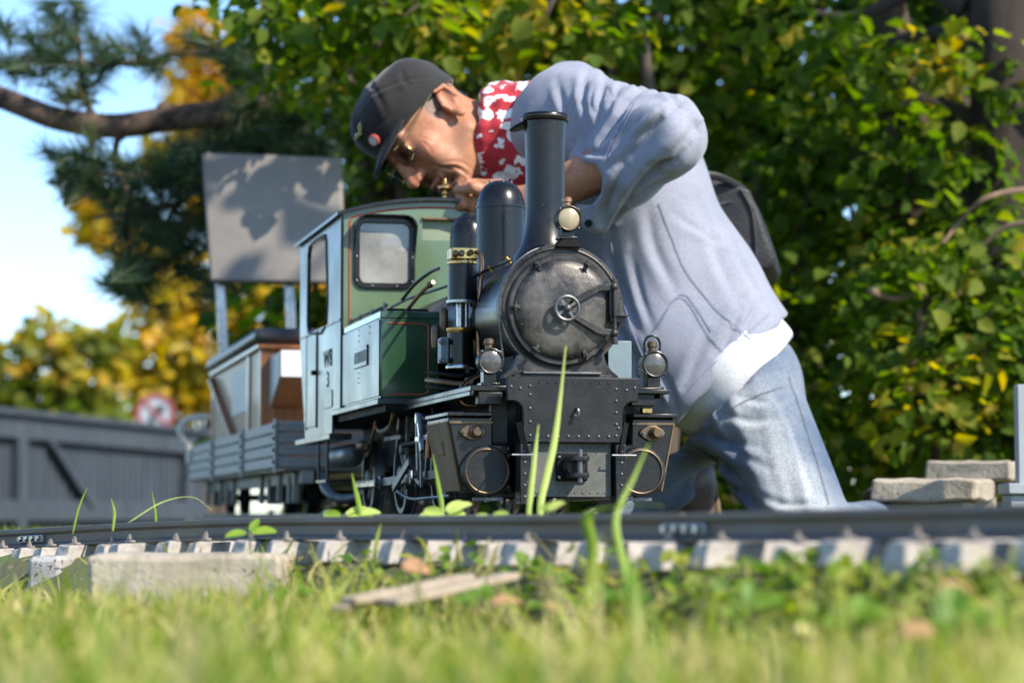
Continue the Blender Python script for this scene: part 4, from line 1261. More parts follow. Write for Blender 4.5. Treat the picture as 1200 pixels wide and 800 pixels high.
m = MB().box((.03, -.02, zc - R_ * 1.55), (.33, .01, zc - R_ * .95)); mesh_obj('supplementary_plate', m.v, m.f, M['handrail'], sgn, bevel=.004)

# ------------------------------------------------------------------ far autumn trees
def far_tree(label, px, D, clumps_px, n, size, material, tint, seed, trunk_px=None):
    base = pt(px, 600, D); base[2] = -.06
    t = empty('autumn_tree', base)
    tag(t, label, 'tree', 'autumn trees beyond the fence')
    cl = []
    for (x, y, rx, ry) in clumps_px:
        c = pt(x, y, D) - base
        cl.append((c, A3(rx * D / FPX, rx * D / FPX * .9, ry * D / FPX)))
    m = MB()
    top = max(c[0][2] for c in cl)
    limb(m, [(0, 0, 0), (.05, 0, top * .4), (0, 0, top * .8)], .012 * D * .35, .02)
    for c, r in cl:
        limb(m, [(0, 0, max(.3, c[2] - .35 * top)), tuple(c * A3(.5, .5, 1) - A3(0, 0, .1)), tuple(c)], .035, .012, 6, 3)
    mesh_obj('trunk', m.v, m.f, M['bark'], t)
    crown('crown', t, cl, n, size, material, seed, tint=tint, spread=.5)
    return t


far_tree('low green-yellow autumn tree above the left half of the fence', 70, 24, [(20, 425, 30, 28), (60, 400, 36, 30), (100, 440, 42, 38), (40, 470, 40, 28), (130, 405, 26, 24), (90, 485, 50, 20), (10, 490, 40, 20), (-40, 470, 40, 40)], 1350, .15, M['gyleaf'], .0, 21)
far_tree('bright yellow autumn tree above the wagon seat', 240, 27, [(180, 420, 34, 34), (215, 380, 34, 30), (250, 415, 42, 40), (300, 360, 40, 36), (320, 410, 40, 44), (200, 465, 42, 30), (275, 460, 40, 30), (170, 370, 26, 20), (340, 340, 40, 30), (230, 345, 26, 22), (150, 460, 20, 30)], 1800, .16, M['yleaf'], .02, 22)
far_tree('tall golden autumn tree rising behind the pine branch', 260, 33, [(225, 40, 26, 28), (250, 85, 36, 34), (215, 110, 30, 26), (280, 130, 40, 36), (235, 170, 40, 34), (200, 190, 30, 26), (130, 265, 42, 30), (170, 290, 30, 30), (110, 240, 22, 20), (255, 230, 44, 40), (300, 200, 40, 50), (200, 330, 40, 26), (280, 300, 40, 36)], 3000, .19, M['yleaf'], .12, 23)

# ------------------------------------------------------------------ pine on the left
pb = pt(470, 600, 8.4); pb[2] = 0
pine = empty('pine_tree', pb)
tag(pine, 'dark pine tree with a thick bare limb curving across the sky', 'tree')
PD = 6.6


def pin(px, py, D=PD):
    return pt(px, py, D) - pb


m = MB()
limb(m, [(0, 0, -.1), (.02, 0, .8), (0, .03, 2.2), (-.03, 0, 3.8)], .13, .07, 12)
trunk = mesh_obj('trunk', m.v, m.f, M['pinebark'], pine)
m = MB()
m.tube([pin(500, 60, 8.3), pin(430, 95, 7.6), pin(345, 122, 7.0), pin(270, 132), pin(200, 139), pin(135, 148), pin(70, 140), pin(20, 122), pin(-40, 98), pin(-130, 60)], [.045, .04, .037, .035, .033, .031, .027], 12, smooth=6)
for px, py, rr in ((192, 128, .014), (140, 158, .012), (106, 134, .01)):
    m.sphere(pin(px, py), rr * 1.6, 8)
mesh_obj('limb', m.v, m.f, M['pinebark'], trunk)
twigs = [[(256, 128), (275, 108), (300, 92), (322, 84)], [(140, 150), (135, 190), (150, 230), (140, 280)], [(110, 140), (98, 110), (96, 75), (90, 40), (92, 5)],
         [(330, 122), (300, 60), (280, 20)], [(60, 60), (0, 78), (-60, 85)], [(200, 70), (120, 75), (30, 72), (-50, 80)], [(400, 110), (330, 70), (250, 62), (190, 68)],
         [(330, 126), (290, 170), (260, 200), (210, 240), (170, 300)], [(260, 200), (200, 205), (140, 205), (90, 200)], [(420, 100), (360, 60), (330, 20), (310, -20)], [(210, 240), (150, 250), (110, 255)], [(170, 300), (160, 330), (150, 345)]]
for tw in twigs:
    P = [pin(a, b, PD + .12 * math.sin(a * .05 + b)) for a, b in tw]
    m = MB(); m.tube(P, [.011, .008, .005], 6, smooth=4)
    mesh_obj('branch', m.v, m.f, M['pinebark'], trunk)
tufts = []
r = np.random.default_rng(5)
spots = [(20, 55, 30, 2), (75, 45, 30, 3), (95, 20, 25, 2), (60, 75, 30, 3), (120, 60, 26, 2), (150, 68, 22, 2), (185, 68, 20, 2), (-10, 75, 20, 2), (240, 62, 28, 3), (280, 75, 34, 4), (300, 100, 30, 3), (325, 100, 30, 4), (345, 140, 34, 5), (95, 190, 20, 3), (80, 205, 22, 3), (120, 215, 28, 5), (165, 215, 28, 5), (150, 240, 28, 4), (200, 225, 30, 5), (220, 180, 24, 4), (260, 190, 36, 6), (230, 260, 34, 6), (180, 270, 26, 4), (140, 320, 26, 4), (160, 342, 18, 3), (190, 310, 30, 5), (300, 160, 36, 6), (330, 200, 46, 6), (270, 150, 26, 3), (95, 110, 14, 1), (105, 85, 16, 2), (365, 170, 30, 4), (250, 330, 24, 3)]
for x, y, s, n in spots:
    for k in range(n * 2):
        tufts.append((x + r.normal() * s * .6, y + r.normal() * s * .5, PD + r.normal() * .25))
CV, CT, CR_, CQ = [], [], [], []
for (x, y, D) in tufts:
    c = pin(x, y, D)
    ax = unit(A3(r.normal() * .8 - .25, r.normal() * .8, r.uniform(-.2, .8)))
    nn = 75
    d = rand_dirs(nn, r) * .85 + ax
    d /= np.linalg.norm(d, axis=1, keepdims=True)
    st = c + ax * r.uniform(-.05, .05, (nn, 1))
    CV.append(st); CT.append(d * r.uniform(.07, .12, (nn, 1))); CQ.append(np.clip(r.normal(.45, .2) + r.normal(size=nn) * .12, 0, 1))
S_, T_, Q_ = np.concatenate(CV), np.concatenate(CT), np.concatenate(CQ)
side = np.cross(T_, r.normal(size=T_.shape)); side /= np.linalg.norm(side, axis=1, keepdims=True)
V = np.stack([S_ - side * .002, S_ + side * .002, S_ + T_ - A3(0, 0, .008)], 1).reshape(-1, 3)
F = np.arange(len(V)).reshape(-1, 3)
crn = fast_mesh('crown', V, F, np.repeat(Q_, 3), M['needle'], pine)
crn['kind'] = 'stuff'

# ------------------------------------------------------------------ broad-leaved trees and shrubs on the right
def shrub(name, label, px, D, clumps, n, size, seed, tint=0.0, material=None, trunk=(.05, .02), group='trees and shrubs behind the man', cat='shrub', up=.7, width=.8, high=False):
    base = pt(px, 600, D)
    base[2] = float(ground_z(base[0], base[1])) - .01
    t = empty(name, base)
    tag(t, label, cat, group)
    m = MB()
    cl = []
    for (x, y, d, rx, rz) in clumps:
        c = pt(x, y, d) - base
        cl.append((c, A3(rx, rx * .8, rz)))
        mid = c * A3(.35, .35, .5) + A3(0, 0, .05)
        if high:
            mid = c * A3(.5, .5, .5) + A3(0, 0, .95)
        limb(m, [(0, 0, 1.65 if high else 0), tuple(mid), tuple(c)], trunk[0] * .55, trunk[1] * .35, 7, 4)
    zt = max(c[0][2] for c in cl)
    limb(m, [(0, 0, -.05), (.04, .02, zt * .35), (-.03, 0, zt * .9)], trunk[0], trunk[1], 10)
    mesh_obj('trunk', m.v, m.f, M['bark'], t)
    crown('crown', t, cl, n, size, material or M['leaf'], seed, tint=tint, up=up, width=width)
    return t


rc = random.Random(3)


def grid_clumps(x0, x1, y0, y1, nx, ny, D, dD, rx, rz):
    out = []
    for i in range(nx):
        for j in range(ny):
            x = x0 + (x1 - x0) * (i + .5) / nx + rc.uniform(-25, 25)
            y = y0 + (y1 - y0) * (j + .5) / ny + rc.uniform(-25, 25)
            out.append((x, y, D + rc.uniform(-dD, dD), rx * rc.uniform(.7, 1.25), rz * rc.uniform(.7, 1.25)))
    return out


shrub('leafy_tree', 'green tree whose foliage hangs above the man\'s cap', 480, 7.6, grid_clumps(340, 620, -120, 230, 4, 5, 7.5, .4, .26, .2), 3400, .047, 31, tint=.14, trunk=(.07, .03), cat='tree')
shrub('leafy_tree', 'dense green tree behind the man\'s raised shoulder', 720, 7.3, grid_clumps(600, 880, -120, 260, 4, 5, 7.3, .4, .27, .22), 3700, .049, 32, tint=.08, trunk=(.07, .03), cat='tree')
shrub('leafy_shrub', 'bright green shrub behind the black bag', 900, 6.9, grid_clumps(830, 1030, 120, 600, 3, 6, 6.9, .35, .22, .2), 3700, .043, 33, tint=.1, trunk=(.035, .015))
shrub('leafy_tree', 'climbing greenery with yellowing leaves on the thick dark trunk', 1150, 7.2, grid_clumps(1000, 1260, -120, 330, 4, 5, 7.0, .4, .26, .22), 2800, .043, 34, tint=.0, trunk=(.17, .12), cat='tree')
shrub('leafy_shrub', 'leafy shrub above the concrete slabs', 1100, 6.2, grid_clumps(1010, 1240, 290, 570, 4, 4, 6.2, .3, .2, .17), 3300, .041, 35, tint=.04, trunk=(.03, .012))
shrub('leafy_shrub', 'low dark shrub behind the locomotive boiler', 620, 7.8, grid_clumps(470, 860, 240, 600, 5, 4, 7.9, .4, .28, .24), 2200, .06, 36, tint=-.1, trunk=(.04, .02))
shrub('leafy_tree', 'shady green tree overhanging the top of the hedge', 900, 8.2, grid_clumps(820, 1120, -140, 160, 4, 4, 8.0, .5, .3, .24), 2200, .05, 37, tint=-.06, trunk=(.09, .05), cat='tree')
shrub('leafy_shrub', 'green shrub between the wagon backrest and the hedge', 400, 8.6, grid_clumps(330, 520, 180, 600, 3, 5, 8.6, .3, .24, .24), 2000, .058, 38, tint=.05, trunk=(.04, .02))
shrub('leafy_tree', 'bright green leafy branches spreading above the grey backrest', 770, 6.0, [(x, y, 6.0 + .2 * math.sin(x), .15, .085) for x, y in ((300, 15), (345, 40), (390, 20), (430, 50), (470, 25), (520, 45), (560, 10), (600, 40), (400, 95), (360, 85), (640, 20), (690, 45), (330, -20), (450, -25))], 1250, .043, 47, tint=.16, trunk=(.03, .015), cat='tree', high=True)
# far wood behind the hedge closes most gaps, some sky stays
shrub('leafy_tree', 'far pale-leaved tree glimpsed through the hedge', 820, 12.5, grid_clumps(560, 1240, 0, 600, 7, 6, 12.5, .8, .42, .4), 2700, .11, 39, tint=.3, trunk=(.1, .05), cat='tree')
# the large tree that overhangs the hedge and shades it
sh = shrub('leafy_tree', 'large spreading tree whose high crown shades the hedge', 1330, 6.6, [], 10, .1, 40, trunk=(.14, .1), cat='tree') if False else None
base = A3(4.2, 8.6, -.05)
t = empty('shade_tree', base)
tag(t, 'large spreading tree whose high crown shades the hedge', 'tree', 'trees and shrubs behind the man')
m = MB()
limb(m, [(0, 0, 0), (.05, 0, 1.5), (0, 0, 3.2), (-.3, -.3, 5.0)], .2, .09, 12)
cl = []
for k in range(46):
    x, y, z = rc.uniform(-.6, 7.6), rc.uniform(3.9, 7.4), rc.uniform(2.9, 5.0)
    y = max(y, 3.5 + .45 * (z - 2.9))
    cl.append((A3(x, y, z) - base, A3(.55, .5, .32) * rc.uniform(.8, 1.25)))
for x, y, z in ((2.35, 2.75, 3.9), (2.0, 2.95, 3.8), (2.75, 2.9, 4.2), (1.7, 3.1, 4.0)):
    cl.append((A3(x, y, z) - base, A3(.24, .22, .16)))
for c, rr in cl[::3]:
    limb(m, [(0, 0, 2.6), tuple(c * A3(.5, .5, .95) + A3(0, 0, .6)), tuple(c)], .045, .012, 6, 4)
mesh_obj('trunk', m.v, m.f, M['bark'], t)
crown('crown', t, cl, 1500, .15, M['leaf'], 41, up=1.2)

# thick dark trunk at the right
tb_ = pt(1172, 600, 6.45); tb_[2] = 0
t = empty('old_tree', tb_)
tag(t, 'thick dark brown tree trunk rising among the hedge leaves beside the bare twigs', 'tree', 'trees and shrubs behind the man')
m = MB()
limb(m, [(.02, 0, -.1), (0, 0, .5), (.03, 0, 1.2), (-.02, .05, 2.6)], .115, .085, 16, 6)
mesh_obj('trunk', m.v, m.f, M['darkbark'], t)
for pp in ([(1150, 60), (1110, 40), (1060, 45), (1010, 60)], [(1150, 150), (1090, 120), (1040, 130), (980, 120)], [(1140, 240), (1080, 215), (1050, 190)], [(1130, 10), (1080, -10), (1000, 20), (930, 10)]):
    m = MB(); m.tube([pt(x, y, 6.45 + .05 * k) - tb_ for k, (x, y) in enumerate(pp)], [.03, .018, .008], 8, smooth=5)
    mesh_obj('limb', m.v, m.f, M['darkbark'], t)
crown('crown', t, [(pt(x, y, 6.3) - tb_, A3(.14, .12, .1)) for x, y in ((1010, 70), (960, 120), (1040, 150), (1100, 60), (930, 20), (1060, 210), (1130, 180), (1190, 90))], 520, .05, M['leaf'], 44, tint=.1)
# bare twigs in the hedge
tw = [([(1200, 322), (1160, 330), (1120, 345), (1090, 375), (1070, 410)], 6.0), ([(1210, 222), (1180, 225), (1150, 235), (1125, 260), (1105, 285)], 5.95), ([(1075, 360), (1080, 400), (1065, 440), (1070, 480)], 6.0), ([(1130, 390), (1140, 420), (1150, 450), (1145, 500)], 6.05),
      ([(1210, 260), (1175, 268), (1140, 300)], 5.9), ([(1020, 340), (1045, 350), (1070, 345), (1078, 335)], 5.95), ([(1060, 455), (1090, 460), (1120, 450), (1125, 440)], 6.0), ([(1200, 480), (1160, 478), (1130, 470)], 6.0)]
for i, (pp, D) in enumerate(tw):
    P = [pt(a, b, D + .03 * math.sin(k * 2.1 + i)) for k, (a, b) in enumerate(pp)]
    base = A3(*P[0])
    m = MB(); m.tube([p - base for p in P], [.009, .006, .004], 6, smooth=5)
    if i == 0:
        tr = empty('twig_cluster', base)
        tag(tr, 'bare brown climbing twigs hanging in front of the hedge', 'branch')
    o = mesh_obj('twig', [tuple(np.array(v) + base - np.array(tr.location)) for v in m.v], m.f, M['twig'], tr)
# large near leaves on those twigs
lv = [(1100, 362, .06), (1085, 345, .05), (1120, 340, .055), (1150, 330, .05), (1180, 300, .05), (1135, 300, .045), (1060, 395, .04), (1095, 390, .045), (1165, 345, .05), (1190, 345, .045), (1145, 375, .045), (1120, 420, .045), (1170, 420, .05), (1085, 440, .04), (1150, 470, .045), (1110, 480, .04), (1180, 470, .045)]
for i, (x, y, s) in enumerate(lv):
    c = pt(x, y, 5.85 + .1 * math.sin(i)) - np.array(tr.location)
    rr = np.random.default_rng(i)
    V, F, q = leaves_mesh(c[None], (A3(.2, -.8, .5) + rr.normal(size=3) * .35)[None], (rr.normal(size=3) + A3(0, 0, -.3))[None], np.array([s * 1.15]), np.array([.72]), np.array([rr.uniform(.65, .9)]))
    fast_mesh('leaf', V, F, q, M['leaf'], tr)

# ------------------------------------------------------------------ grass
def blades(n, xs, ys, hs, ws, seed, rn, lean=.5, zoff=0.0):
    r = np.random.default_rng(seed)
    az = r.uniform(0, 2 * math.pi, n)
    ln = r.uniform(.05, lean, n)
    dx, dy = np.cos(az), np.sin(az)
    z0 = ground_z(xs, ys) - .004 + zoff
    P0_ = np.stack([xs, ys, z0], 1)
    fa_ = r.uniform(0, 2 * math.pi, n)
    sd = np.stack([np.cos(fa_), np.sin(fa_), np.zeros(n)], 1) * ws[:, None] * .5
    rows = []
    for t, w in ((0, .9), (.4, 1.0), (.75, .9)):
        c = P0_ + np.stack([dx * hs * ln * t ** 2, dy * hs * ln * t ** 2, hs * t * (1 - .22 * ln * t)], 1)
        rows += [c - sd * w, c + sd * w]
    tip = P0_ + np.stack([dx * hs * ln, dy * hs * ln, hs * (1 - .3 * ln)], 1)
    V = np.stack(rows + [tip, tip + 1e-5], 1).reshape(-1, 3)
    b = np.arange(n)[:, None] * 8
    F = np.concatenate([b + np.array([0, 1, 3, 2]), b + np.array([2, 3, 5, 4]), b + np.array([4, 5, 7, 6])], 0)
    return V, F, np.repeat(rn, 8)


r = np.random.default_rng(77)
n = 26000
gy_ = .62 + 2.2 * r.uniform(0, 1, n) ** .8
gx_a = (r.uniform(-120, 1320, n) - 600) / FPX * gy_ * 1.12
s_ = gy_ - rail_depth(np.clip(600 + FPX * gx_a / gy_, -400, 1600))
keep = (s_ < -.16) | ((s_ < -.07) & (r.uniform(size=n) < .25))
dens = .5 + .5 * wav(gx_a, gy_, 8, 12)
keep &= r.uniform(size=n) < np.clip(.1 + 1.5 * dens, .12, 1)
gx_a, gy_, s_ = gx_a[keep], gy_[keep], s_[keep]
n = len(gx_a)
hs = r.uniform(.025, .066, n) * (1 + .5 * wav(gx_a, gy_, 5, 4)) * np.where(s_ > -.22, .75, 1.0)
tall = r.uniform(size=n) < .03
hs = np.where(tall, hs * 1.7, hs) * np.where(gy_ < 1.45, 1.22, 1.0)
rn = np.clip(.55 + .3 * wav(gx_a, gy_, 6, 9) + .2 * r.normal(size=n), 0, 1)
rn = np.where(r.uniform(size=n) < .14, 1.0, rn)
V, F, q = blades(n, gx_a, gy_, hs, r.uniform(.0022, .0052, n), 78, rn, lean=1.0)
lawn = fast_mesh('grass', V, F, q, M['grass'], None)
tag(lawn, 'sunlit yellow-green grass growing in front of the track', 'grass', kind='stuff')
# behind the rails
n = 9000
gy2 = r.uniform(2.3, 9, n); gx2 = (r.uniform(-200, 1400, n) - 600) / FPX * gy2
s2 = gy2 - rail_depth(np.clip(600 + FPX * gx2 / gy2, -400, 1600))
k_ = s2 > .03
gx2, gy2 = gx2[k_], gy2[k_]
V, F, q = blades(len(gx2), gx2, gy2, r.uniform(.015, .04, len(gx2)), r.uniform(.003, .006, len(gx2)), 79, np.clip(r.normal(.35, .2, len(gx2)), 0, 1), lean=.9)
back = fast_mesh('grass', V, F, q, M['grass'], None)
tag(back, 'short green turf on the level ground behind the near rail', 'grass', kind='stuff')


n = 900
px3 = r.uniform(330, 1320, n); y3 = rail_depth(px3) + r.uniform(-.4, -.03, n); x3 = (px3 - 600) / FPX * y3
st3 = np.stack([x3, y3, ground_z(x3, y3) + r.uniform(.002, .014, n)], 1)
d3 = rand_dirs(n, r) * A3(1, 1, .22) * r.uniform(.03, .11, (n, 1))
w3 = np.cross(d3, A3(0, 0, 1)); w3 = w3 / (np.linalg.norm(w3, axis=1, keepdims=True) + 1e-9) * .0011
V = np.stack([st3 - w3, st3 + w3, st3 + d3 + w3 * .5, st3 + d3 - w3 * .5], 1).reshape(-1, 3)
o = fast_mesh('straw_litter', V, np.arange(len(V)).reshape(-1, 4), np.repeat(np.clip(r.normal(.95, .1, n), 0, 1), 4), M['grass'], None)
tag(o, 'dry straw and dead stems scattered on the bank below the rail', 'straw', kind='stuff')


# single tall blades that rise in front of the locomotive
def tall_blade(px_pts, D, w, label, tint):
    P = np.array([pt(x, y, d) for (x, y), d in zip(px_pts, np.linspace(D[0], D[1], len(px_pts)))])
    P = np.array(catmull(P, 6))
    base = P[0].copy()
    n = len(P)
    V, F = [], []
    for i, p in enumerate(P):
        t = i / (n - 1)
        ww = w * (.75 + .5 * math.sin(math.pi * min(t * 1.1, 1))) * (1 - t ** 5 * .85)
        V += [p - base - A3(ww / 2, -.0006, 0), p - base + A3(0, .0008, 0), p - base + A3(ww / 2, .0, 0)]
    for i in range(n - 1):
        F += [(3 * i, 3 * i + 1, 3 * i + 4, 3 * i + 3), (3 * i + 1, 3 * i + 2, 3 * i + 5, 3 * i + 4)]
    o = fast_mesh('grass_blade', np.array(V), np.array(F), np.full(len(V), tint), M['weed'], None)
    sol = o.modifiers.new('thick', 'SOLIDIFY'); sol.thickness = .0004
    o.location = base
    return tag(o, label, 'grass blade', 'tall grass blades beside the near rail')


tall_blade([(640, 668), (633, 600), (640, 560), (649, 520), (656, 470), (663, 405)], (2.5, 2.55), .0062, 'tallest bent grass blade in front of the smokebox', .95)
tall_blade([(618, 668), (620, 600), (626, 540), (631, 497)], (2.5, 2.55), .0048, 'straight grass blade in front of the coupling', .85)
tall_blade([(742, 735), (736, 690), (728, 650), (722, 605), (742, 560), (760, 520)], (1.95, 2.05), .0052, 'broad grass blade in front of the right-hand cylinder', .6)
tall_blade([(516, 660), (518, 600), (513, 565), (507, 532)], (2.6, 2.65), .004, 'thin grass blade beside the left-hand cylinder', .5)
tall_blade([(428, 655), (422, 600), (417, 575), (412, 554)], (2.6, 2.65), .0045, 'short grass blade behind the leafy seedling', .5)
tall_blade([(690, 690), (694, 640), (690, 602), (740, 592), (776, 592)], (1.98, 1.95), .008, 'folded grass blade lying over the near rail', .55)
tall_blade([(85, 625), (92, 595), (102, 571)], (2.95, 3.0), .0022, 'wispy grass stem rising over the rail near the fence', .4)
tall_blade([(132, 622), (134, 600), (130, 583)], (2.95, 3.0), .003, 'short curled grass stem over the rail', .55)
tall_blade([(183, 620), (182, 600), (178, 575)], (2.9, 2.95), .0024, 'straight wispy stem over the rail beside the wagon', .45)
tall_blade([(150, 612), (190, 588), (225, 582), (248, 597)], (2.85, 2.9), .0016, 'arching dry stem over the rail beside the wagon', 1.0)
tall_blade([(748, 760), (742, 700), (738, 650)], (1.7, 1.75), .008, 'dark broad grass blade against the sleepers', .15)


def weed(px, py, D, leaves, label, s=.028, stem=None, mat_='weed'):
    base = pt(px, py, D)
    t = empty('weed_plant', base)
    tag(t, label, 'weed', 'small weeds beside the track')
    for i, (ang, el, ln, wd, tint) in enumerate(leaves):
        a = math.radians(ang)
        d = A3(math.cos(a), -.25, math.sin(a))
        nn = A3(-math.sin(a) * .4, -.6, .95) if el == 0 else A3(0, -1, .25)
        V, F, q = leaves_mesh(np.zeros((1, 3)), nn[None], d[None], np.array([ln]), np.array([wd]), np.array([tint]), fold=.12)
        # subdivide roundness through a subdivision modifier
        o = fast_mesh('leaf', V, F, q, M[mat_], t)
        sub = o.modifiers.new('round', 'SUBSURF'); sub.levels = 2; sub.render_levels = 2
        o.data.polygons.foreach_set('use_smooth', np.ones(len(o.data.polygons), bool))
    m = MB(); m.tube([(0, 0, 0), (.002, .0, -.02), (0, .01, -.075)], .0011, 6)
    mesh_obj('stem', m.v, m.f, M['stem'] if 'stem' in M else M['weedstem'], t)
    return t


M['weedstem'] = mat('weed_stem', (.14, .22, .04), (.2, .2, .06), rough=.5)
weed(402, 604, 2.62, [(25, 0, .046, .42, .9), (8, 0, .04, .4, .8), (150, 0, .03, .42, .6), (60, 0, .03, .42, .9), (170, 1, .024, .5, .5)], 'lance-leaved seedling standing behind the near rail below the cab')
weed(522, 602, 2.55, [(140, 0, .036, .55, 1.0), (60, 0, .034, .6, 1.0), (165, 1, .026, .5, .8), (15, 0, .024, .55, .8), (95, 0, .03, .5, .9)], 'four-leaved pale seedling behind the near rail by the cylinder')
weed(640, 600, 2.3, [(75, 0, .024, .7, .8), (110, 0, .02, .7, .6)], 'tiny rounded seedling behind the rail under the coupling')
weed(292, 624, 2.5, [(20, 0, .032, .55, .5), (185, 0, .028, .55, .4), (60, 1, .02, .5, .3)], 'green leafy weed leaning against the near rail')
weed(575, 604, 2.35, [(150, 0, .022, .5, .9), (30, 0, .02, .5, .6)], 'small two-leaved seedling behind the rail beside the cylinder drain')
rr = random.Random(9)
wl = ['clump of green weeds under the %s' % q for q in ('rail past the joint', 'fishplate', 'last sleepers of the near rail', 'dry wood strips', 'shaded rail foot', 'long concrete block edge')]
for i, (px, py, D, s) in enumerate(((1000, 725, 1.62, .03), (880, 712, 1.75, .028), (1120, 730, 1.5, .032), (560, 700, 1.98, .02), (700, 705, 1.88, .022), (345, 696, 2.4, .02))):
    weed(px, py, D, [(rr.uniform(0, 360) % 180, 0, s * rr.uniform(.6, 1.1), rr.uniform(.55, .8), rr.uniform(.0, .5)) for k in range(11)] + [(rr.uniform(-30, 210), 1, s * rr.uniform(.5, .9), .7, rr.uniform(0, .5)) for k in range(5)], wl[i])
r5 = np.random.default_rng(50)
# broader ground-cover leaves on the bank
n = 1300
px_ = r5.uniform(330, 1330, n)
so_ = r5.uniform(-.28, -.06, n)
yy = rail_depth(px_) + so_
xx = (px_ - 600) / FPX * yy
kp = (r5.uniform(size=n) < np.clip((px_ - 350) / 600, .05, 1))
xx, yy = xx[kp], yy[kp]; n = len(xx)
C = np.stack([xx, yy, ground_z(xx, yy) + r5.uniform(.002, .02, n)], 1)
V, F, q = leaves_mesh(C, A3(0, -.3, 1) + r5.normal(size=(n, 3)) * .45, r5.normal(size=(n, 3)), r5.uniform(.008, .022, n), r5.uniform(.6, .9, n), np.clip(r5.normal(.35, .2, n), 0, 1))
gc = fast_mesh('ground_cover', V, F, q, M['grass'], None)
tag(gc, 'low leafy ground cover on the bank below the rail', 'ground cover', kind='stuff')
for i, (px, py, D, s, lab) in enumerate(((488, 664, 2.1, .035, 'curled brown dead leaf on the bank below the rail'), (592, 703, 1.85, .03, 'orange-brown dead leaf beside the wood strips'), (1075, 738, 1.45, .03, 'reddish dead leaf among the weeds'), (650, 712, 1.8, .022, 'small pale dead leaf in the grass'), (1120, 688, 1.62, .03, 'brown dead leaf under the last sleepers'))):
    rr_ = np.random.default_rng(i + 3)
    V, F, q = leaves_mesh(np.zeros((1, 3)), (A3(.1, -.5, .9) + rr_.normal(size=3) * .2)[None], A3(1, .2, rr_.uniform(-.1, .2))[None], np.array([s]), np.array([.55]), np.array([.5]), fold=.3)
    o = fast_mesh('fallen_leaf', V - V.mean(0), F, q, M['dryleaf'], None)
    sub = o.modifiers.new('round', 'SUBSURF'); sub.levels = 2; sub.render_levels = 2
    sol = o.modifiers.new('thick', 'SOLIDIFY'); sol.thickness = .0006
    o.location = pt(px, py, D)
    tag(o, lab, 'leaf', 'fallen leaves')
fl_ = empty('yellow_flower', pt(940, 738, 1.5))
tag(fl_, 'pale yellow flower head in the grass below the sleepers', 'flower')
m = MB().sphere((0, 0, 0), .0065, 8, (1, 1, .6)); mesh_obj('flower_head', m.v, m.f, mat('flower_yellow', (.75, .62, .14), (.7, .66, .35), rough=.6, scale=200), fl_)
m = MB(); m.tube([(0, 0, -.002), (.003, .004, -.03), (.004, .008, -.06)], .001, 6); mesh_obj('stem', m.v, m.f, M['weedstem'], fl_)


# ------------------------------------------------------------------ person: distance fields turned into smooth meshes
def surfnets(D, lo, h):
    ins = D < 0
    c = np.zeros(tuple(s - 1 for s in D.shape), np.uint8)
    offs = [(i, j, k) for i in (0, 1) for j in (0, 1) for k in (0, 1)]
    nx, ny, nz = D.shape
    for i, j, k in offs:
        c += ins[i:nx - 1 + i, j:ny - 1 + j, k:nz - 1 + k]
    mixed = (c > 0) & (c < 8)
    cells = np.argwhere(mixed)
    idx = np.full(mixed.shape, -1, np.int32)
    idx[mixed] = np.arange(len(cells))
    acc = np.zeros((len(cells), 3)); cnt = np.zeros(len(cells))
    for a in offs:
        for ax in range(3):
            if a[ax]:
                continue
            b = list(a); b[ax] = 1
            da = D[cells[:, 0] + a[0], cells[:, 1] + a[1], cells[:, 2] + a[2]]
            db = D[cells[:, 0] + b[0], cells[:, 1] + b[1], cells[:, 2] + b[2]]
            m = (da < 0) != (db < 0)
            t = da[m] / (da[m] - db[m])
            p = np.tile(np.array(a, float), (m.sum(), 1)); p[:, ax] = t
            acc[m] += p; cnt[m] += 1
    V = np.asarray(lo) + h * (cells + acc / cnt[:, None])
    F = []
    for ax in range(3):
        o1, o2 = (ax + 1) % 3, (ax + 2) % 3
        sl0 = [slice(1, -1)] * 3; sl1 = [slice(1, -1)] * 3
        sl0[ax] = slice(0, -1); sl1[ax] = slice(1, None)
        A, B = ins[tuple(sl0)], ins[tuple(sl1)]
        E_ = np.argwhere(A != B)
        flip = A[E_[:, 0], E_[:, 1], E_[:, 2]]
        st = np.ones(3, int); st[ax] = 0
        E_ = E_ + st
        q = []
        for d1, d2 in ((-1, -1), (0, -1), (0, 0), (-1, 0)):
            e = E_.copy(); e[:, o1] += d1; e[:, o2] += d2
            q.append(idx[e[:, 0], e[:, 1], e[:, 2]])
        q = np.stack(q, 1)
        q[~flip] = q[~flip][:, ::-1]
        F.append(q)
    return V, np.concatenate(F)


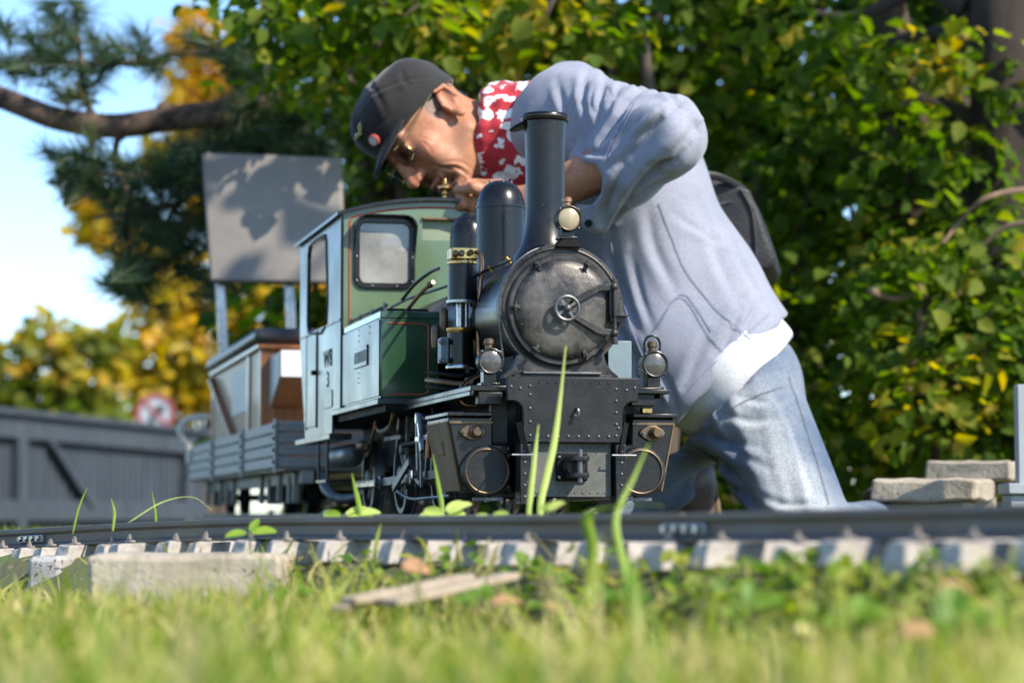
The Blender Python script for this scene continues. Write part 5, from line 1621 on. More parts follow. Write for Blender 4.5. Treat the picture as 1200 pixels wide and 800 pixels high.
class SDF:
    def __init__(s, lo, hi, h):
        s.lo, s.h = np.asarray(lo, float), h
        n = np.ceil((np.asarray(hi) - s.lo) / h).astype(int) + 1
        s.n = n
        s.D = np.full(n, .08, np.float32)

    def win(s, lo, hi):
        a = np.clip(np.floor((np.asarray(lo) - s.lo) / s.h).astype(int), 0, s.n - 1)
        b = np.clip(np.ceil((np.asarray(hi) - s.lo) / s.h).astype(int) + 1, 1, s.n)
        if np.any(b <= a):
            return None
        ax = [s.lo[i] + s.h * np.arange(a[i], b[i]) for i in range(3)]
        P = np.stack(np.meshgrid(*ax, indexing='ij'), -1)
        return tuple(slice(a[i], b[i]) for i in range(3)), P

    def put(s, d, sl, k, op):
        D = s.D[sl]
        d = d.astype(np.float32)
        if op == 'u':
            hh = np.clip(.5 + .5 * (D - d) / k, 0, 1)
            s.D[sl] = D + (d - D) * hh - k * hh * (1 - hh)
        elif op == 's':
            d = -d
            hh = np.clip(.5 - .5 * (D - d) / k, 0, 1)
            s.D[sl] = D + (d - D) * hh + k * hh * (1 - hh)
        elif op == 'i':
            s.D[sl] = np.maximum(D, d)

    def cone(s, a, b, ra, rb, k=.02, op='u', flat=None, fr=None):
        """capsule with two radii; flat=(axis, factor) squeezes its section along axis"""
        a, b = np.asarray(a, float), np.asarray(b, float)
        if fr is not None:
            a, b = fr(a), fr(b)
        R = max(ra, rb) * (1 if flat is None else max(1, 1 / flat[1])) + k + .01
        w = s.win(np.minimum(a, b) - R, np.maximum(a, b) + R)
        if w is None:
            return
        sl, P = w
        f = 1.0
        if flat is not None:
            ax, f = unit(flat[0] if fr is None else fr.dir(flat[0])), flat[1]
            g = lambda q: q + ax * ((q @ ax) * (f - 1))[..., None]
            P, a, b = g(P), g(a), g(b)
        ab = b - a
        t = np.clip(((P - a) @ ab) / (ab @ ab + 1e-12), 0, 1)
        d = np.linalg.norm(P - a - t[..., None] * ab, axis=-1) - (ra + (rb - ra) * t)
        s.put(d, sl, k, op)

    def ell(s, c, r, k=.02, op='u', fr=None, rot=None):
        """ellipsoid; fr a local frame; rot a 3x3 rotation inside that frame"""
        c = np.asarray(c, float); r = np.asarray(r, float)
        cw = fr(c) if fr is not None else c
        R = r.max() + k + .01
        w = s.win(cw - R, cw + R)
        if w is None:
            return
        sl, P = w
        Q = P - cw
        if fr is not None:
            Q = Q @ fr.M          # world to local
        if rot is not None:
            Q = Q @ rot
        k0 = np.linalg.norm(Q / r, axis=-1)
        k1 = np.linalg.norm(Q / (r * r), axis=-1) + 1e-9
        s.put(k0 * (k0 - 1) / k1, sl, k, op)

    def plane(s, p, n, round_=0):
        """keep the side opposite to n"""
        ax = [s.lo[i] + s.h * np.arange(s.n[i]) for i in range(3)]
        n = unit(n)
        d = (ax[0][:, None, None] - p[0]) * n[0] + (ax[1][None, :, None] - p[1]) * n[1] + (ax[2][None, None, :] - p[2]) * n[2]
        s.D = np.maximum(s.D, d.astype(np.float32))

    def mesh(s):
        s.D[0], s.D[-1], s.D[:, 0], s.D[:, -1], s.D[:, :, 0], s.D[:, :, -1] = (.05,) * 6
        return surfnets(s.D, s.lo, s.h)


class Frame:
    def __init__(s, o, X, Y, Z):
        s.o = np.asarray(o, float)
        s.M = np.stack([X, Y, Z], 1)     # columns are the local axes

    def __call__(s, p): return s.o + s.M @ np.asarray(p, float)
    def dir(s, d): return s.M @ np.asarray(d, float)
    def inv(s, P): return (P - s.o) @ s.M


def relax(V, F, n=2, w=.5):
    e = np.concatenate([F[:, [0, 1]], F[:, [1, 2]], F[:, [2, 3]], F[:, [3, 0]]])
    for _ in range(n):
        A = np.zeros_like(V); c = np.zeros(len(V))
        np.add.at(A, e[:, 0], V[e[:, 1]]); np.add.at(c, e[:, 0], 1)
        np.add.at(A, e[:, 1], V[e[:, 0]]); np.add.at(c, e[:, 1], 1)
        V = V * (1 - w) + w * A / np.maximum(c, 1)[:, None]
    return V


def vnormals(V, F):
    n = np.cross(V[F[:, 2]] - V[F[:, 0]], V[F[:, 3]] - V[F[:, 1]])
    N = np.zeros_like(V)
    for k in range(4):
        np.add.at(N, F[:, k], n)
    return N / (np.linalg.norm(N, axis=1, keepdims=True) + 1e-12)


def cloth(name, V, F, material, parent, origin, col=None):
    o = fast_mesh(name, V - origin, F, col, material, parent)
    o.data.polygons.foreach_set('use_smooth', np.ones(len(o.data.polygons), bool))
    return o


def folds(V, dirs, seed, lam, amp, sharp=1.5):
    """soft crease pattern running along the given directions"""
    r = np.random.default_rng(seed)
    out = np.zeros(len(V))
    for d, l, a in zip(dirs, lam, amp):
        d = unit(d)
        e1, e2, _ = basis(d)
        w = np.zeros(len(V))
        for q in range(3):
            k = r.normal(size=3) * 6
            w += np.sin(V @ k + r.uniform(0, 6.28)) * .55
        ph = (V @ e1) * 2 * math.pi / l + w * 1.6 + (V @ e2) * 2 * math.pi / l * .7 + (V @ d) * 4
        g = (.5 + .5 * np.sin(ph)) ** sharp
        k = r.normal(size=3) * 9
        out += a * (g - .4) * (.55 + .45 * np.sin(V @ k + r.uniform(0, 6)))
    return out


def surf_pick(Vs, px, py, lift=0.0):
    """first surface point of the vertex set along the line of sight of this photo pixel"""
    dd = unit(ray(px, py)); o_ = A3(0, 0, CAM_Z)
    w = Vs - o_
    t = w @ dd
    k_ = np.argsort(((w - t[:, None] * dd) ** 2).sum(1))[:14]
    return o_ + dd * (t[k_].min() - lift)


def creases(Vs, Fs, lines):
    """carve folds: each line (photo pixels, depth, width); a groove with a raised lip beside it"""
    Nv = vnormals(Vs, Fs)
    out = np.zeros(len(Vs))
    for pts, dep, wid in lines:
        P = np.array([surf_pick(Vs, *q) for q in catmull([A3(x, y, 0)[:2] for x, y in pts], 5)])
        lo_, hi_ = P.min(0) - 4 * wid, P.max(0) + 4 * wid
        m_ = np.where(((Vs > lo_) & (Vs < hi_)).all(1))[0]
        if not len(m_):
            continue
        D2 = np.full(len(m_), 9.0); T2 = np.zeros(len(m_)); S2 = np.zeros(len(m_))
        for i in range(len(P) - 1):
            ab = P[i + 1] - P[i]
            t = np.clip(((Vs[m_] - P[i]) @ ab) / (ab @ ab + 1e-12), 0, 1)
            q = Vs[m_] - P[i] - t[:, None] * ab
            dd = np.linalg.norm(q, axis=1)
            u = dd < D2
            D2[u] = dd[u]; T2[u] = (i + t[u]) / (len(P) - 1)
            S2[u] = np.sign((np.cross(ab, Nv[m_]) * q).sum(1))[u]
        env = np.sin(np.pi * np.clip(T2, .04, .96)) ** .6
        out[m_] += env * dep * (-np.exp(-(D2 / wid) ** 2) + .75 * np.exp(-((D2 - 1.6 * wid * (.8 + .3 * S2)) / (wid * 1.2)) ** 2) * (.65 + .35 * S2))
    return Vs + Nv * out[:, None]



PER = pt(880, 600, 4.0); PER[2] = float(ground_z(PER[0], PER[1]))
person = empty('person', PER)
tag(person, 'kneeling man in grey-blue jacket, red bandana and black cap leaning over the locomotive', 'person')

# --- skin and cloth materials
m, nt, b, out = new_mat('skin')
N_, L_ = nt.nodes.new, nt.links.new
at = N_('ShaderNodeAttribute'); at.attribute_name = 'rnd'
cr = N_('ShaderNodeValToRGB')
for e, (p, c) in zip([cr.color_ramp.elements[0], cr.color_ramp.elements[1]] + [cr.color_ramp.elements.new(.5) for _ in range(3)], ((0, (.07, .05, .042)), (1, (.42, .12, .085)), (.25, (.24, .145, .105)), (.5, (.43, .2, .11)), (.75, (.46, .165, .095)))):
    e.position = p; e.color = c4(c)
L_(at.outputs['Fac'], cr.inputs[0])
tcn = N_('ShaderNodeTexCoord')
nz = N_('ShaderNodeTexNoise'); nz.inputs['Scale'].default_value = 45; nz.inputs['Detail'].default_value = 5
L_(tcn.outputs['Object'], nz.inputs['Vector'])
mxn = N_('ShaderNodeMix'); mxn.data_type = 'RGBA'; mxn.blend_type = 'MULTIPLY'; mxn.inputs['Factor'].default_value = .55
rmp = N_('ShaderNodeValToRGB'); rmp.color_ramp.elements[0].position = .35; rmp.color_ramp.elements[0].color = (.72, .55, .5, 1); rmp.color_ramp.elements[1].position = .6; rmp.color_ramp.elements[1].color = (1, 1, 1, 1)
L_(nz.outputs['Fac'], rmp.inputs[0]); L_(cr.outputs[0], mxn.inputs['A']); L_(rmp.outputs[0], mxn.inputs['B'])
npz = N_('ShaderNodeTexNoise'); npz.inputs['Scale'].default_value = 330; npz.inputs['Detail'].default_value = 3
L_(tcn.outputs['Object'], npz.inputs['Vector'])
mpz = N_('ShaderNodeMapRange'); mpz.inputs['From Min'].default_value = .3; mpz.inputs['From Max'].default_value = .7; mpz.inputs['To Min'].default_value = .8; mpz.inputs['To Max'].default_value = 1.18
L_(npz.outputs['Fac'], mpz.inputs['Value'])
vpz = N_('ShaderNodeVectorMath'); vpz.operation = 'SCALE'
L_(mxn.outputs['Result'], vpz.inputs[0]); L_(mpz.outputs[0], vpz.inputs['Scale'])
L_(vpz.outputs[0], b.inputs['Base Color'])
b.inputs['Roughness'].default_value = .55
b.inputs['Specular IOR Level'].default_value = .35
b.inputs['Subsurface Weight'].default_value = .12
b.inputs['Subsurface Radius'].default_value = (.01, .004, .002)
b.inputs['Subsurface Scale'].default_value = .6
n5 = N_('ShaderNodeTexNoise'); n5.inputs['Scale'].default_value = 420; n5.inputs['Detail'].default_value = 3
L_(tcn.outputs['Object'], n5.inputs['Vector'])
bp = N_('ShaderNodeBump'); bp.inputs['Strength'].default_value = .22; bp.inputs['Distance'].default_value = .001
L_(n5.outputs['Fac'], bp.inputs['Height']); L_(bp.outputs[0], b.inputs['Normal'])
M['skin'] = m


def cloth_mat(name, c1, c2, stripe=None, scale=6, rough=.85, weave=900, sdir=(1, .4, .6), amp=.35, sheen=.25, attr=False, grain=.16):
    m, nt, b, out = new_mat(name)
    N, L = nt.nodes.new, nt.links.new
    tc = N('ShaderNodeTexCoord')
    nz = N('ShaderNodeTexNoise'); nz.inputs['Scale'].default_value = scale; nz.inputs['Detail'].default_value = 7
    L(tc.outputs['Object'], nz.inputs['Vector'])
    mx = N('ShaderNodeMix'); mx.data_type = 'RGBA'
    mx.inputs['A'].default_value = c4(c1); mx.inputs['B'].default_value = c4(c2)
    mr = N('ShaderNodeMapRange'); mr.inputs['From Min'].default_value = .38; mr.inputs['From Max'].default_value = .66
    L(nz.outputs['Fac'], mr.inputs['Value'])
    if attr:
        an = N('ShaderNodeAttribute'); an.attribute_name = 'rnd'
        ad = N('ShaderNodeMath'); ad.operation = 'MULTIPLY_ADD'; ad.inputs[1].default_value = .85; ad.use_clamp = True
        m5 = N('ShaderNodeMath'); m5.operation = 'MULTIPLY'; m5.inputs[1].default_value = .35
        L(mr.outputs[0], m5.inputs[0]); L(an.outputs['Fac'], ad.inputs[0]); L(m5.outputs[0], ad.inputs[2])
        L(ad.outputs[0], mx.inputs['Factor'])
    else:
        L(mr.outputs[0], mx.inputs['Factor'])
    col = mx.outputs['Result']
    if stripe is not None:
        wv = N('ShaderNodeTexWave'); wv.wave_type = 'BANDS'; wv.bands_direction = 'X'
        mp = N('ShaderNodeMapping'); mp.inputs['Rotation'].default_value = sdir
        L(tc.outputs['Object'], mp.inputs[0]); L(mp.outputs[0], wv.inputs['Vector'])
        wv.inputs['Scale'].default_value = 95; wv.inputs['Distortion'].default_value = .15; wv.inputs['Detail Scale'].default_value = .4
        m2 = N('ShaderNodeMix'); m2.data_type = 'RGBA'
        ml = N('ShaderNodeMath'); ml.operation = 'MULTIPLY'; ml.inputs[1].default_value = amp
        L(wv.outputs['Fac'], ml.inputs[0]); L(ml.outputs[0], m2.inputs['Factor'])
        L(col, m2.inputs['A']); m2.inputs['B'].default_value = c4(stripe)
        col = m2.outputs['Result']
    ng = N('ShaderNodeTexNoise'); ng.inputs['Scale'].default_value = 340; ng.inputs['Detail'].default_value = 3
    L(tc.outputs['Object'], ng.inputs['Vector'])
    mg = N('ShaderNodeMapRange'); mg.inputs['From Min'].default_value = .3; mg.inputs['From Max'].default_value = .7; mg.inputs['To Min'].default_value = 1 - grain; mg.inputs['To Max'].default_value = 1 + grain
    L(ng.outputs['Fac'], mg.inputs['Value'])
    mm = N('ShaderNodeVectorMath'); mm.operation = 'SCALE'
    L(col, mm.inputs[0]); L(mg.outputs[0], mm.inputs['Scale'])
    L(mm.outputs[0], b.inputs['Base Color'])
    b.inputs['Roughness'].default_value = rough
    b.inputs['Sheen Weight'].default_value = sheen
    b.inputs['Specular IOR Level'].default_value = .2
    n2 = N('ShaderNodeTexNoise'); n2.inputs['Scale'].default_value = 16; n2.inputs['Detail'].default_value = 5; n2.inputs['Distortion'].default_value = 1.2; n2.noise_type = 'RIDGED_MULTIFRACTAL'
    L(tc.outputs['Object'], n2.inputs['Vector'])
    bp = N('ShaderNodeBump'); bp.inputs['Strength'].default_value = .22; bp.inputs['Distance'].default_value = .004
    L(n2.outputs['Fac'], bp.inputs['Height'])
    n3 = N('ShaderNodeTexNoise'); n3.inputs['Scale'].default_value = weave; n3.inputs['Detail'].default_value = 1
    L(tc.outputs['Object'], n3.inputs['Vector'])
    b2 = N('ShaderNodeBump'); b2.inputs['Strength'].default_value = .25; b2.inputs['Distance'].default_value = .0012
    L(n3.outputs['Fac'], b2.inputs['Height']); L(bp.outputs[0], b2.inputs['Normal'])
    L(b2.outputs[0], b.inputs['Normal'])
    return m


M['jacket'] = cloth_mat('grey_blue_cotton', (.262, .272, .325), (.212, .225, .28))
M['jeans'] = cloth_mat('faded_denim', (.06, .092, .15), (.36, .38, .39), attr=True, grain=.3, scale=9, weave=1100)
M['jeansseam'] = mat('denim_seam', (.16, .19, .23), (.28, .24, .18), rough=.9, scale=300)
M['tee'] = cloth_mat('white_cotton', (.62, .62, .63), (.56, .56, .58), sheen=.1)
M['capcloth'] = cloth_mat('black_wool', (.017, .0165, .0165), (.03, .029, .028), weave=700, rough=.9, sheen=.15)
M['seam'] = mat('seam_thread', (.22, .24, .33), (.18, .2, .28), rough=.9, scale=60)
M['leather'] = mat('black_leather', (.010, .010, .0105), (.026, .025, .0245), spec=.35, rough=.42, rough2=.55, scale=18, bump=.35, bscale=220)
M['boot'] = mat('brown_boot_leather', (.075, .05, .038), (.14, .1, .08), rough=.4, rough2=.6, scale=14, bump=.3, bscale=90)
M['sole'] = mat('boot_sole', (.2, .13, .08), (.12, .08, .05), rough=.7, scale=20)
# bandana: red cloth with white flowers
m, nt, b, out = new_mat('red_bandana')
N_, L_ = nt.nodes.new, nt.links.new
tcn = N_('ShaderNodeTexCoord')
nz = N_('ShaderNodeTexNoise'); nz.inputs['Scale'].default_value = 70; nz.inputs['Detail'].default_value = 2
vo = N_('ShaderNodeTexVoronoi'); vo.inputs['Scale'].default_value = 40; vo.feature = 'F1'
mpv = N_('ShaderNodeMix'); mpv.data_type = 'RGBA'; mpv.blend_type = 'LINEAR_LIGHT'; mpv.inputs['Factor'].default_value = .012
L_(tcn.outputs['Object'], nz.inputs['Vector']); L_(tcn.outputs['Object'], mpv.inputs['A']); L_(nz.outputs['Color'], mpv.inputs['B'])
L_(mpv.outputs['Result'], vo.inputs['Vector'])
rp = N_('ShaderNodeValToRGB'); rp.color_ramp.interpolation = 'CONSTANT'
els = rp.color_ramp.elements
els[0].position = 0; els[0].color = (.5, .45, .4, 1); els[1].position = .06; els[1].color = (.36, .012, .02, 1)
e = els.new(.12); e.color = (.78, .75, .72, 1)
e = els.new(.43); e.color = (.40, .012, .022, 1)
L_(vo.outputs['Distance'], rp.inputs[0]); L_(rp.outputs[0], b.inputs['Base Color'])
b.inputs['Roughness'].default_value = .75
b.inputs['Sheen Weight'].default_value = .2
M['bandana'] = m

# --- head frame
U2 = unit(A3(-.84, 0, .55))
Fh = unit(A3(-.50, -.40, -.76))
Fh = unit(Fh - U2 * (Fh @ U2))
Lf = unit(np.cross(U2, Fh))
ear_w = pt(527, 120, 4.02)
HF = Frame(ear_w - (Lf * .077 + Fh * -.012 + U2 * -.018), Lf, Fh, U2)
NECK = pt(622, 165, 4.10)
SHL = pt(668, 130, 4.02)          # left shoulder joint
ELB = pt(782, 160, 3.80)          # left elbow
WRI = pt(616, 240, 3.93)          # left wrist
FIN = np.array((Matrix.Translation(Vector(P0)) @ Matrix.Rotation(YAW, 4, 'Z')) @ Vector((.012, CF + .02, roof_z(.012) + .026 - RT)))   # whistle knob
SHR = pt(690, 190, 4.38)
CHEST = pt(735, 215, 4.2)
WAIST = pt(808, 345, 4.18)
HIP = pt(845, 445, 4.15)
lat = unit(A3(.08, 1, .02))       # across the shoulders, roughly along the view

body = SDF(A3(-.35, 3.65, .44), A3(.48, 4.6, 1.03), .0026)
h = body
h.ell((0, .000, .034), (.073, .086, .086), .01, fr=HF)
h.ell((0, .028, -.03), (.060, .060, .082), .03, fr=HF)
h.ell((0, .060, -.02), (.050, .034, .05), .02, fr=HF)
h.ell((0, .073, -.104), (.024, .020, .018), .02, fr=HF)
for s in (-1, 1):
    h.cone((s * .054, .0, -.066), (s * .022, .068, -.104), .016, .013, .022, fr=HF)
    h.ell((s * .041, .066, -.030), (.019, .018, .016), .016, fr=HF)
    h.ell((s * .036, .064, -.068), (.018, .018, .02), .018, fr=HF)
    h.cone((s * .012, .090, .021), (s * .045, .078, .022), .0085, .0075, .012, fr=HF)
h.cone((0, .092, .020), (0, .107, -.028), .0085, .0095, .012, fr=HF)
h.ell((0, .112, -.040), (.0125, .0125, .011), .008, fr=HF)
for s in (-1, 1):
    h.ell((s * .013, .101, -.043), (.0075, .0095, .0078), .006, fr=HF)
    h.ell((s * .031, .099, .000), (.017, .015, .0125), .010, 's', fr=HF)
    h.ell((s * .031, .0775, -.001), (.0142, .0125, .0122), .004, fr=HF)
    h.cone((s * .020, .0895, .0035), (s * .043, .085, .002), .0032, .0028, .004, fr=HF)     # upper lid fold
    h.cone((s * .022, .0885, -.009), (s * .042, .083, -.009), .0030, .0026, .005, fr=HF)    # lower lid
    h.ell((s * .0065, .1075, -.0505), (.0032, .005, .0028), .002, 's', fr=HF)               # nostril
    h.cone((s * .0175, .104, -.046), (s * .033, .090, -.074), .0030, .0030, .005, 's', fr=HF)
    h.cone((s * .036, .088, -.052), (s * .044, .072, -.088), .0022, .0022, .005, 's', fr=HF)
    # ear: tilted shell with a raised rim and a hollow
    a = s
    er = np.array(Matrix.Rotation(math.radians(14), 3, 'X'))
    h.ell((a * .0765, -.013, -.016), (.009, .017, .030), .006, fr=HF, rot=er)
    h.ell((a * .088, -.0095, -.013), (.0085, .0105, .021), .003, 's', fr=HF, rot=er)
    h.cone((a * .087, -.006, .012), (a * .087, -.026, .006), .0034, .0036, .004, fr=HF)
    h.cone((a * .087, -.026, .006), (a * .086, -.026, -.020), .0036, .0032, .004, fr=HF)
    h.cone((a * .083, .004, -.012), (a * .083, .003, -.022), .0035, .003, .004, fr=HF)
    h.ell((a * .081, -.006, -.043), (.006, .009, .009), .005, fr=HF)
h.cone((-.024, .0855, -.0745), (.024, .0855, -.0745), .0058, .0058, .007, fr=HF)
h.ell((0, .0925, -.0715), (.019, .0075, .0055), .005, fr=HF)
h.ell((0, .0905, -.0830), (.017, .0075, .0062), .005, fr=HF)
h.cone((-.0255, .0915, -.0785), (.0255, .0915, -.0785), .0022, .0022, .0025, 's', fr=HF)
h.cone((-.03, .078, -.093), (.03, .078, -.093), .003, .003, .006, 's', fr=HF)
for q in (.046, .036):
    h.cone((-.05, .085, q), (.05, .085, q), .0018, .0018, .004, 's', fr=HF)
# neck and torso
nk0 = HF((0, -.028, -.055))
h.cone(nk0, NECK, .052, .054, .03)
h.cone(HF((0, .02, -.09)), NECK + A3(-.02, 0, -.03), .030, .045, .03)
h.cone(NECK, CHEST, .050, .085, .05, flat=(lat, .72))
# left arm
h.cone(SHL, ELB, .05, .042, .03)
mid = ELB + (WRI - ELB) * .35
h.cone(ELB, mid, .040, .040, .02)
h.cone(mid, WRI, .040, .028, .02)
# hand on the whistle
FIN = FIN + A3(.020, .0, -.006)
hd = unit(FIN - WRI)
PALM = WRI + hd * .050
upv = unit(A3(0, 0, 1) - hd * hd[2])
sdv = np.cross(hd, upv)
if sdv[1] > 0: sdv = -sdv         # towards the camera
h.cone(WRI, PALM, .026, .027, .015, flat=(sdv, 1.0))
KN = WRI + hd * .088
h.cone(PALM - upv * .014, KN - upv * .016, .019, .016, .014)
h.cone(PALM + upv * .014, KN + upv * .012, .019, .016, .014)
tip = FIN - hd * .012
for k, (dv, reach, cur) in enumerate(((.019, 1.0, .010), (.006, 1.02, .014), (-.008, .92, .018), (-.021, .74, .022))):
    a = KN + upv * (dv * .9)
    Lk = max(.03, np.linalg.norm(tip - a)) * reach
    d1 = unit(hd + sdv * (.25 - .28 * k) * .5)
    p1 = a + d1 * Lk * .45 + sdv * cur
    p2 = a + d1 * Lk * .78 + sdv * cur * .9 - upv * .004
    p3 = a + d1 * Lk * 1.0 + sdv * cur * .3 - upv * .009
    h.cone(a, p1, .0092, .0085, .005); h.cone(p1, p2, .0084, .0078, .002); h.cone(p2, p3, .0078, .0066, .002)
th0 = PALM + upv * .006 + sdv * .018
th1 = th0 + hd * .030 + sdv * .020 + upv * .004
th2 = FIN + sdv * .013 - hd * .004 + upv * .002
h.cone(th0, th1, .0135, .0105, .010); h.cone(th1, (th1 + th2) / 2, .0102, .0095, .003); h.cone((th1 + th2) / 2, th2, .0095, .0075, .003)
BV, BF = h.mesh()
BV = relax(BV, BF, 1, .4)
BV = creases(BV, BF, [([(506, 203), (528, 195), (546, 203), (555, 214)], .0022, .0028), ([(518, 190), (540, 190), (558, 203)], .0016, .0026), ([(494, 166), (502, 172), (507, 181)], .0011, .002), ([(490, 160), (500, 163), (508, 168)], .0010, .002), ([(528, 214), (536, 209), (541, 218)], .0016, .0024), ([(470, 166), (476, 158), (484, 152)], .001, .002), ([(560, 150), (568, 175), (566, 200)], .0018, .004)])
Q = HF.inv(BV)
tint = np.full(len(BV), .5) + .05 * np.sin(Q[:, 0] * 90) * np.sin(Q[:, 2] * 70)
face = (np.abs(Q[:, 0]) < .1) & (np.abs(Q[:, 1]) < .14) & (np.abs(Q[:, 2]) < .14)
g = lambda c, s: np.exp(-(((Q - np.asarray(c)) / np.asarray(s)) ** 2).sum(1)) * face
tint += .22 * g((0, .11, -.04), (.02, .02, .018)) + .16 * (g((.042, .06, -.035), (.022, .03, .022)) + g((-.042, .06, -.035), (.022, .03, .022)))
tint += .34 * g((0, .095, -.0775), (.022, .014, .0085)) + .2 * (g((.085, -.012, -.018), (.02, .02, .035)))
tint -= .13 * g((0, .08, -.1), (.04, .035, .03))                       # shaved beard shadow
tint -= .2 * (g((.06, .0, -.06), (.03, .03, .03)) * .3)
for s in (-1, 1):
    br = g((s * .03, .092, .021), (.02, .02, .0052))
    tint -= .33 * br
    tint -= .30 * g((s * .031, .09, -.002), (.0135, .008, .0024))        # lash line
hair = face & (Q[:, 2] > -.012 - .25 * (Q[:, 1] + .03)) & (Q[:, 1] < .028) & (np.abs(Q[:, 0]) < .0745)
nh = np.array([mnoise.noise(Vector(q) * 160) for q in Q[hair]])
eg = smoothstep(0, .012, Q[hair][:, 2] + .012 + .25 * (Q[hair][:, 1] + .03)) * smoothstep(.028, .016, Q[hair][:, 1])
hv = np.clip(.14 + .16 * nh, .02, .32)
tint[hair] = tint[hair] * (1 - eg) + hv * eg
o = fast_mesh('body', BV - PER, BF, np.clip(tint, 0, 1), M['skin'], person)
o.data.polygons.foreach_set('use_smooth', np.ones(len(o.data.polygons), bool))

# --- cap
cp_ = SDF(HF.o - .26, HF.o + .26, .0035)
cp_.ell((0, .006, .040), (.0800, .0935, .070), .01, fr=HF)
cp_.ell((0, .030, .066), (.066, .066, .046), .03, fr=HF)
cp_.ell((0, -.026, .056), (.068, .054, .044), .03, fr=HF)
cp_.ell((0, .008, .078), (.072, .080, .030), .025, fr=HF)
n_loc = unit(A3(0, .10, -1))
cp_.plane(HF((0, .0, .018)), HF.dir(n_loc))
# scoop the inside
cp_.ell((0, .003, .015), (.0755, .0885, .088), .006, 's', fr=HF)
V, F = cp_.mesh()
V = relax(V, F, 3, .5)
Nn = vnormals(V, F)
ql = HF.inv(V)
V = V + Nn * (folds(V, [HF.dir((1, .3, 0)), HF.dir((0, 1, .5))], 3, (.07, .09), (.009, .008))[:, None] * smoothstep(.045, .08, ql[:, 2])[:, None])
V = creases(V, F, [([(418, 132), (440, 108), (488, 92), (522, 100)], .0035, .0035), ([(424, 168), (450, 142), (490, 120), (518, 108)], .0022, .003), ([(432, 95), (445, 115), (452, 132)], .0035, .006), ([(470, 76), (476, 96), (490, 108)], .003, .006), ([(412, 125), (420, 145), (426, 165)], .003, .005)])
cap = cloth('cap', V, F, M['capcloth'], person, PER)
band = MB()
pb_ = []
for t in np.linspace(0, 2 * math.pi, 60, endpoint=False):
    x, y = .0803 * math.sin(t), .006 + .0935 * math.cos(t)
    pb_.append((x, y))
V, F = [], []
for x, y in pb_:
    zb = .018 + .10 * y
    for k, (q, zz) in enumerate(((1.0, .0), (1.03, .003), (1.035, .034), (1.0, .042), (.955, .036), (.955, .0))):
        V.append(HF((x * q, (y - .006) * q + .006, zb + zz - .004)) - PER)
nb_ = len(pb_)
for i in range(nb_):
    for k in range(6):
        F.append((6 * i + k, 6 * i + (k + 1) % 6, 6 * ((i + 1) % nb_) + (k + 1) % 6, 6 * ((i + 1) % nb_) + k))
mesh_obj('cap_band', V, F, M['capcloth'], cap, smooth=60)
V, F = [], []
nv = 17
for i in range(nv):
    t = -1.02 + 2.04 * i / (nv - 1)
    x0, y0 = .0803 * math.sin(t), .006 + .0935 * math.cos(t)
    ext = .047 * max(0, math.cos(t / 1.02 * math.pi / 2)) ** .6
    for k in range(5):
        q = k / 4
        zz = .021 + .10 * y0 - .30 * ext * q - .006 * q
        V.append(HF((x0 * (1 - .02 * q), y0 + ext * q - .004, zz + .006)) - PER)
for i in range(nv - 1):
    for k in range(4):
        F.append((5 * i + k, 5 * i + k + 1, 5 * i + 6 + k, 5 * i + 5 + k))
vis = mesh_obj('visor', V, F, M['capcloth'], cap, smooth=80)
sd_ = vis.modifiers.new('thick', 'SOLIDIFY'); sd_.thickness = .0035
# badges: silver wing and red-rimmed roundel on the cap front
bpos = A3(.028, .0975, .052); bn = unit(A3(.35, .93, .1))
c0 = HF(bpos); bnw = HF.dir(bn); bu = unit(HF.dir((0, 0, 1)) - bnw * (bnw @ HF.dir((0, 0, 1)))); bl_ = np.cross(bu, bnw)
m = MB().lathe([(.0105, -.004), (.0105, .002), (.009, .0035), (.0085, .002)], c0 + bnw * .006 - PER, bnw, 24); bd = mesh_obj('badge', m.v, m.f, mat('badge_red', (.3, .06, .05), (.25, .05, .04), rough=.3), cap)
m = MB().lathe([(.0078, 0), (.0078, .0026), (0, .003)], c0 + bnw * .006 - PER, bnw, 20); mesh_obj('badge_center', m.v, m.f, M['signwhite'], bd)
c1 = c0 + bu * .026 + bnw * .006 - bl_ * .004
wg = [(-.020, .004), (-.010, .0075), (-.002, .004), (.003, .0055), (.010, .010), (.021, .0085), (.014, .003), (.005, -.001), (0, -.004), (-.006, -.001), (-.014, -.0005)]
m = MB().prism(wg, c1 - PER, bl_, bu, bnw * .002); mesh_obj('wing_badge', m.v, m.f, M['steel'], cap, bevel=.0006)

# --- glasses
m = MB()
gl_ = empty('x', (0, 0, 0)); bpy.data.objects.remove(gl_)
for s in (-1, 1):
    ring = [HF((s * .033 + .0225 * math.cos(t), .1035 - .004 * abs(math.cos(t)) - (.008 if s * math.cos(t) > .5 else 0), -.004 + .0185 * math.sin(t))) - PER for t in np.linspace(0, 2 * math.pi, 24, endpoint=False)]
    m.tube(ring, .0010, 6, closed=True)
    m.tube([HF(q) - PER for q in ((s * .0555, .094, .0), (s * .062, .085, .006), (s * .076, .045, .010), (s * .0805, .01, .014), (s * .0815, -.018, .012), (s * .081, -.03, -.01))], .0010, 6, smooth=5)
    m.sphere(HF((s * .0565, .0935, .0005)) - PER, .0015, 6)
m.tube([HF(q) - PER for q in ((-.0115, .104, .001), (-.005, .107, .005), (.005, .107, .005), (.0115, .104, .001))], .0010, 6, smooth=4)
glo = mesh_obj('glasses', m.v, m.f, M['brass'], person)
M['clear'] = mat('lens_glass', (1, 1, 1), rough=.02)
bs = M['clear'].node_tree.nodes['Principled BSDF']; bs.inputs['Transmission Weight'].default_value = 1; bs.inputs['IOR'].default_value = 1.02
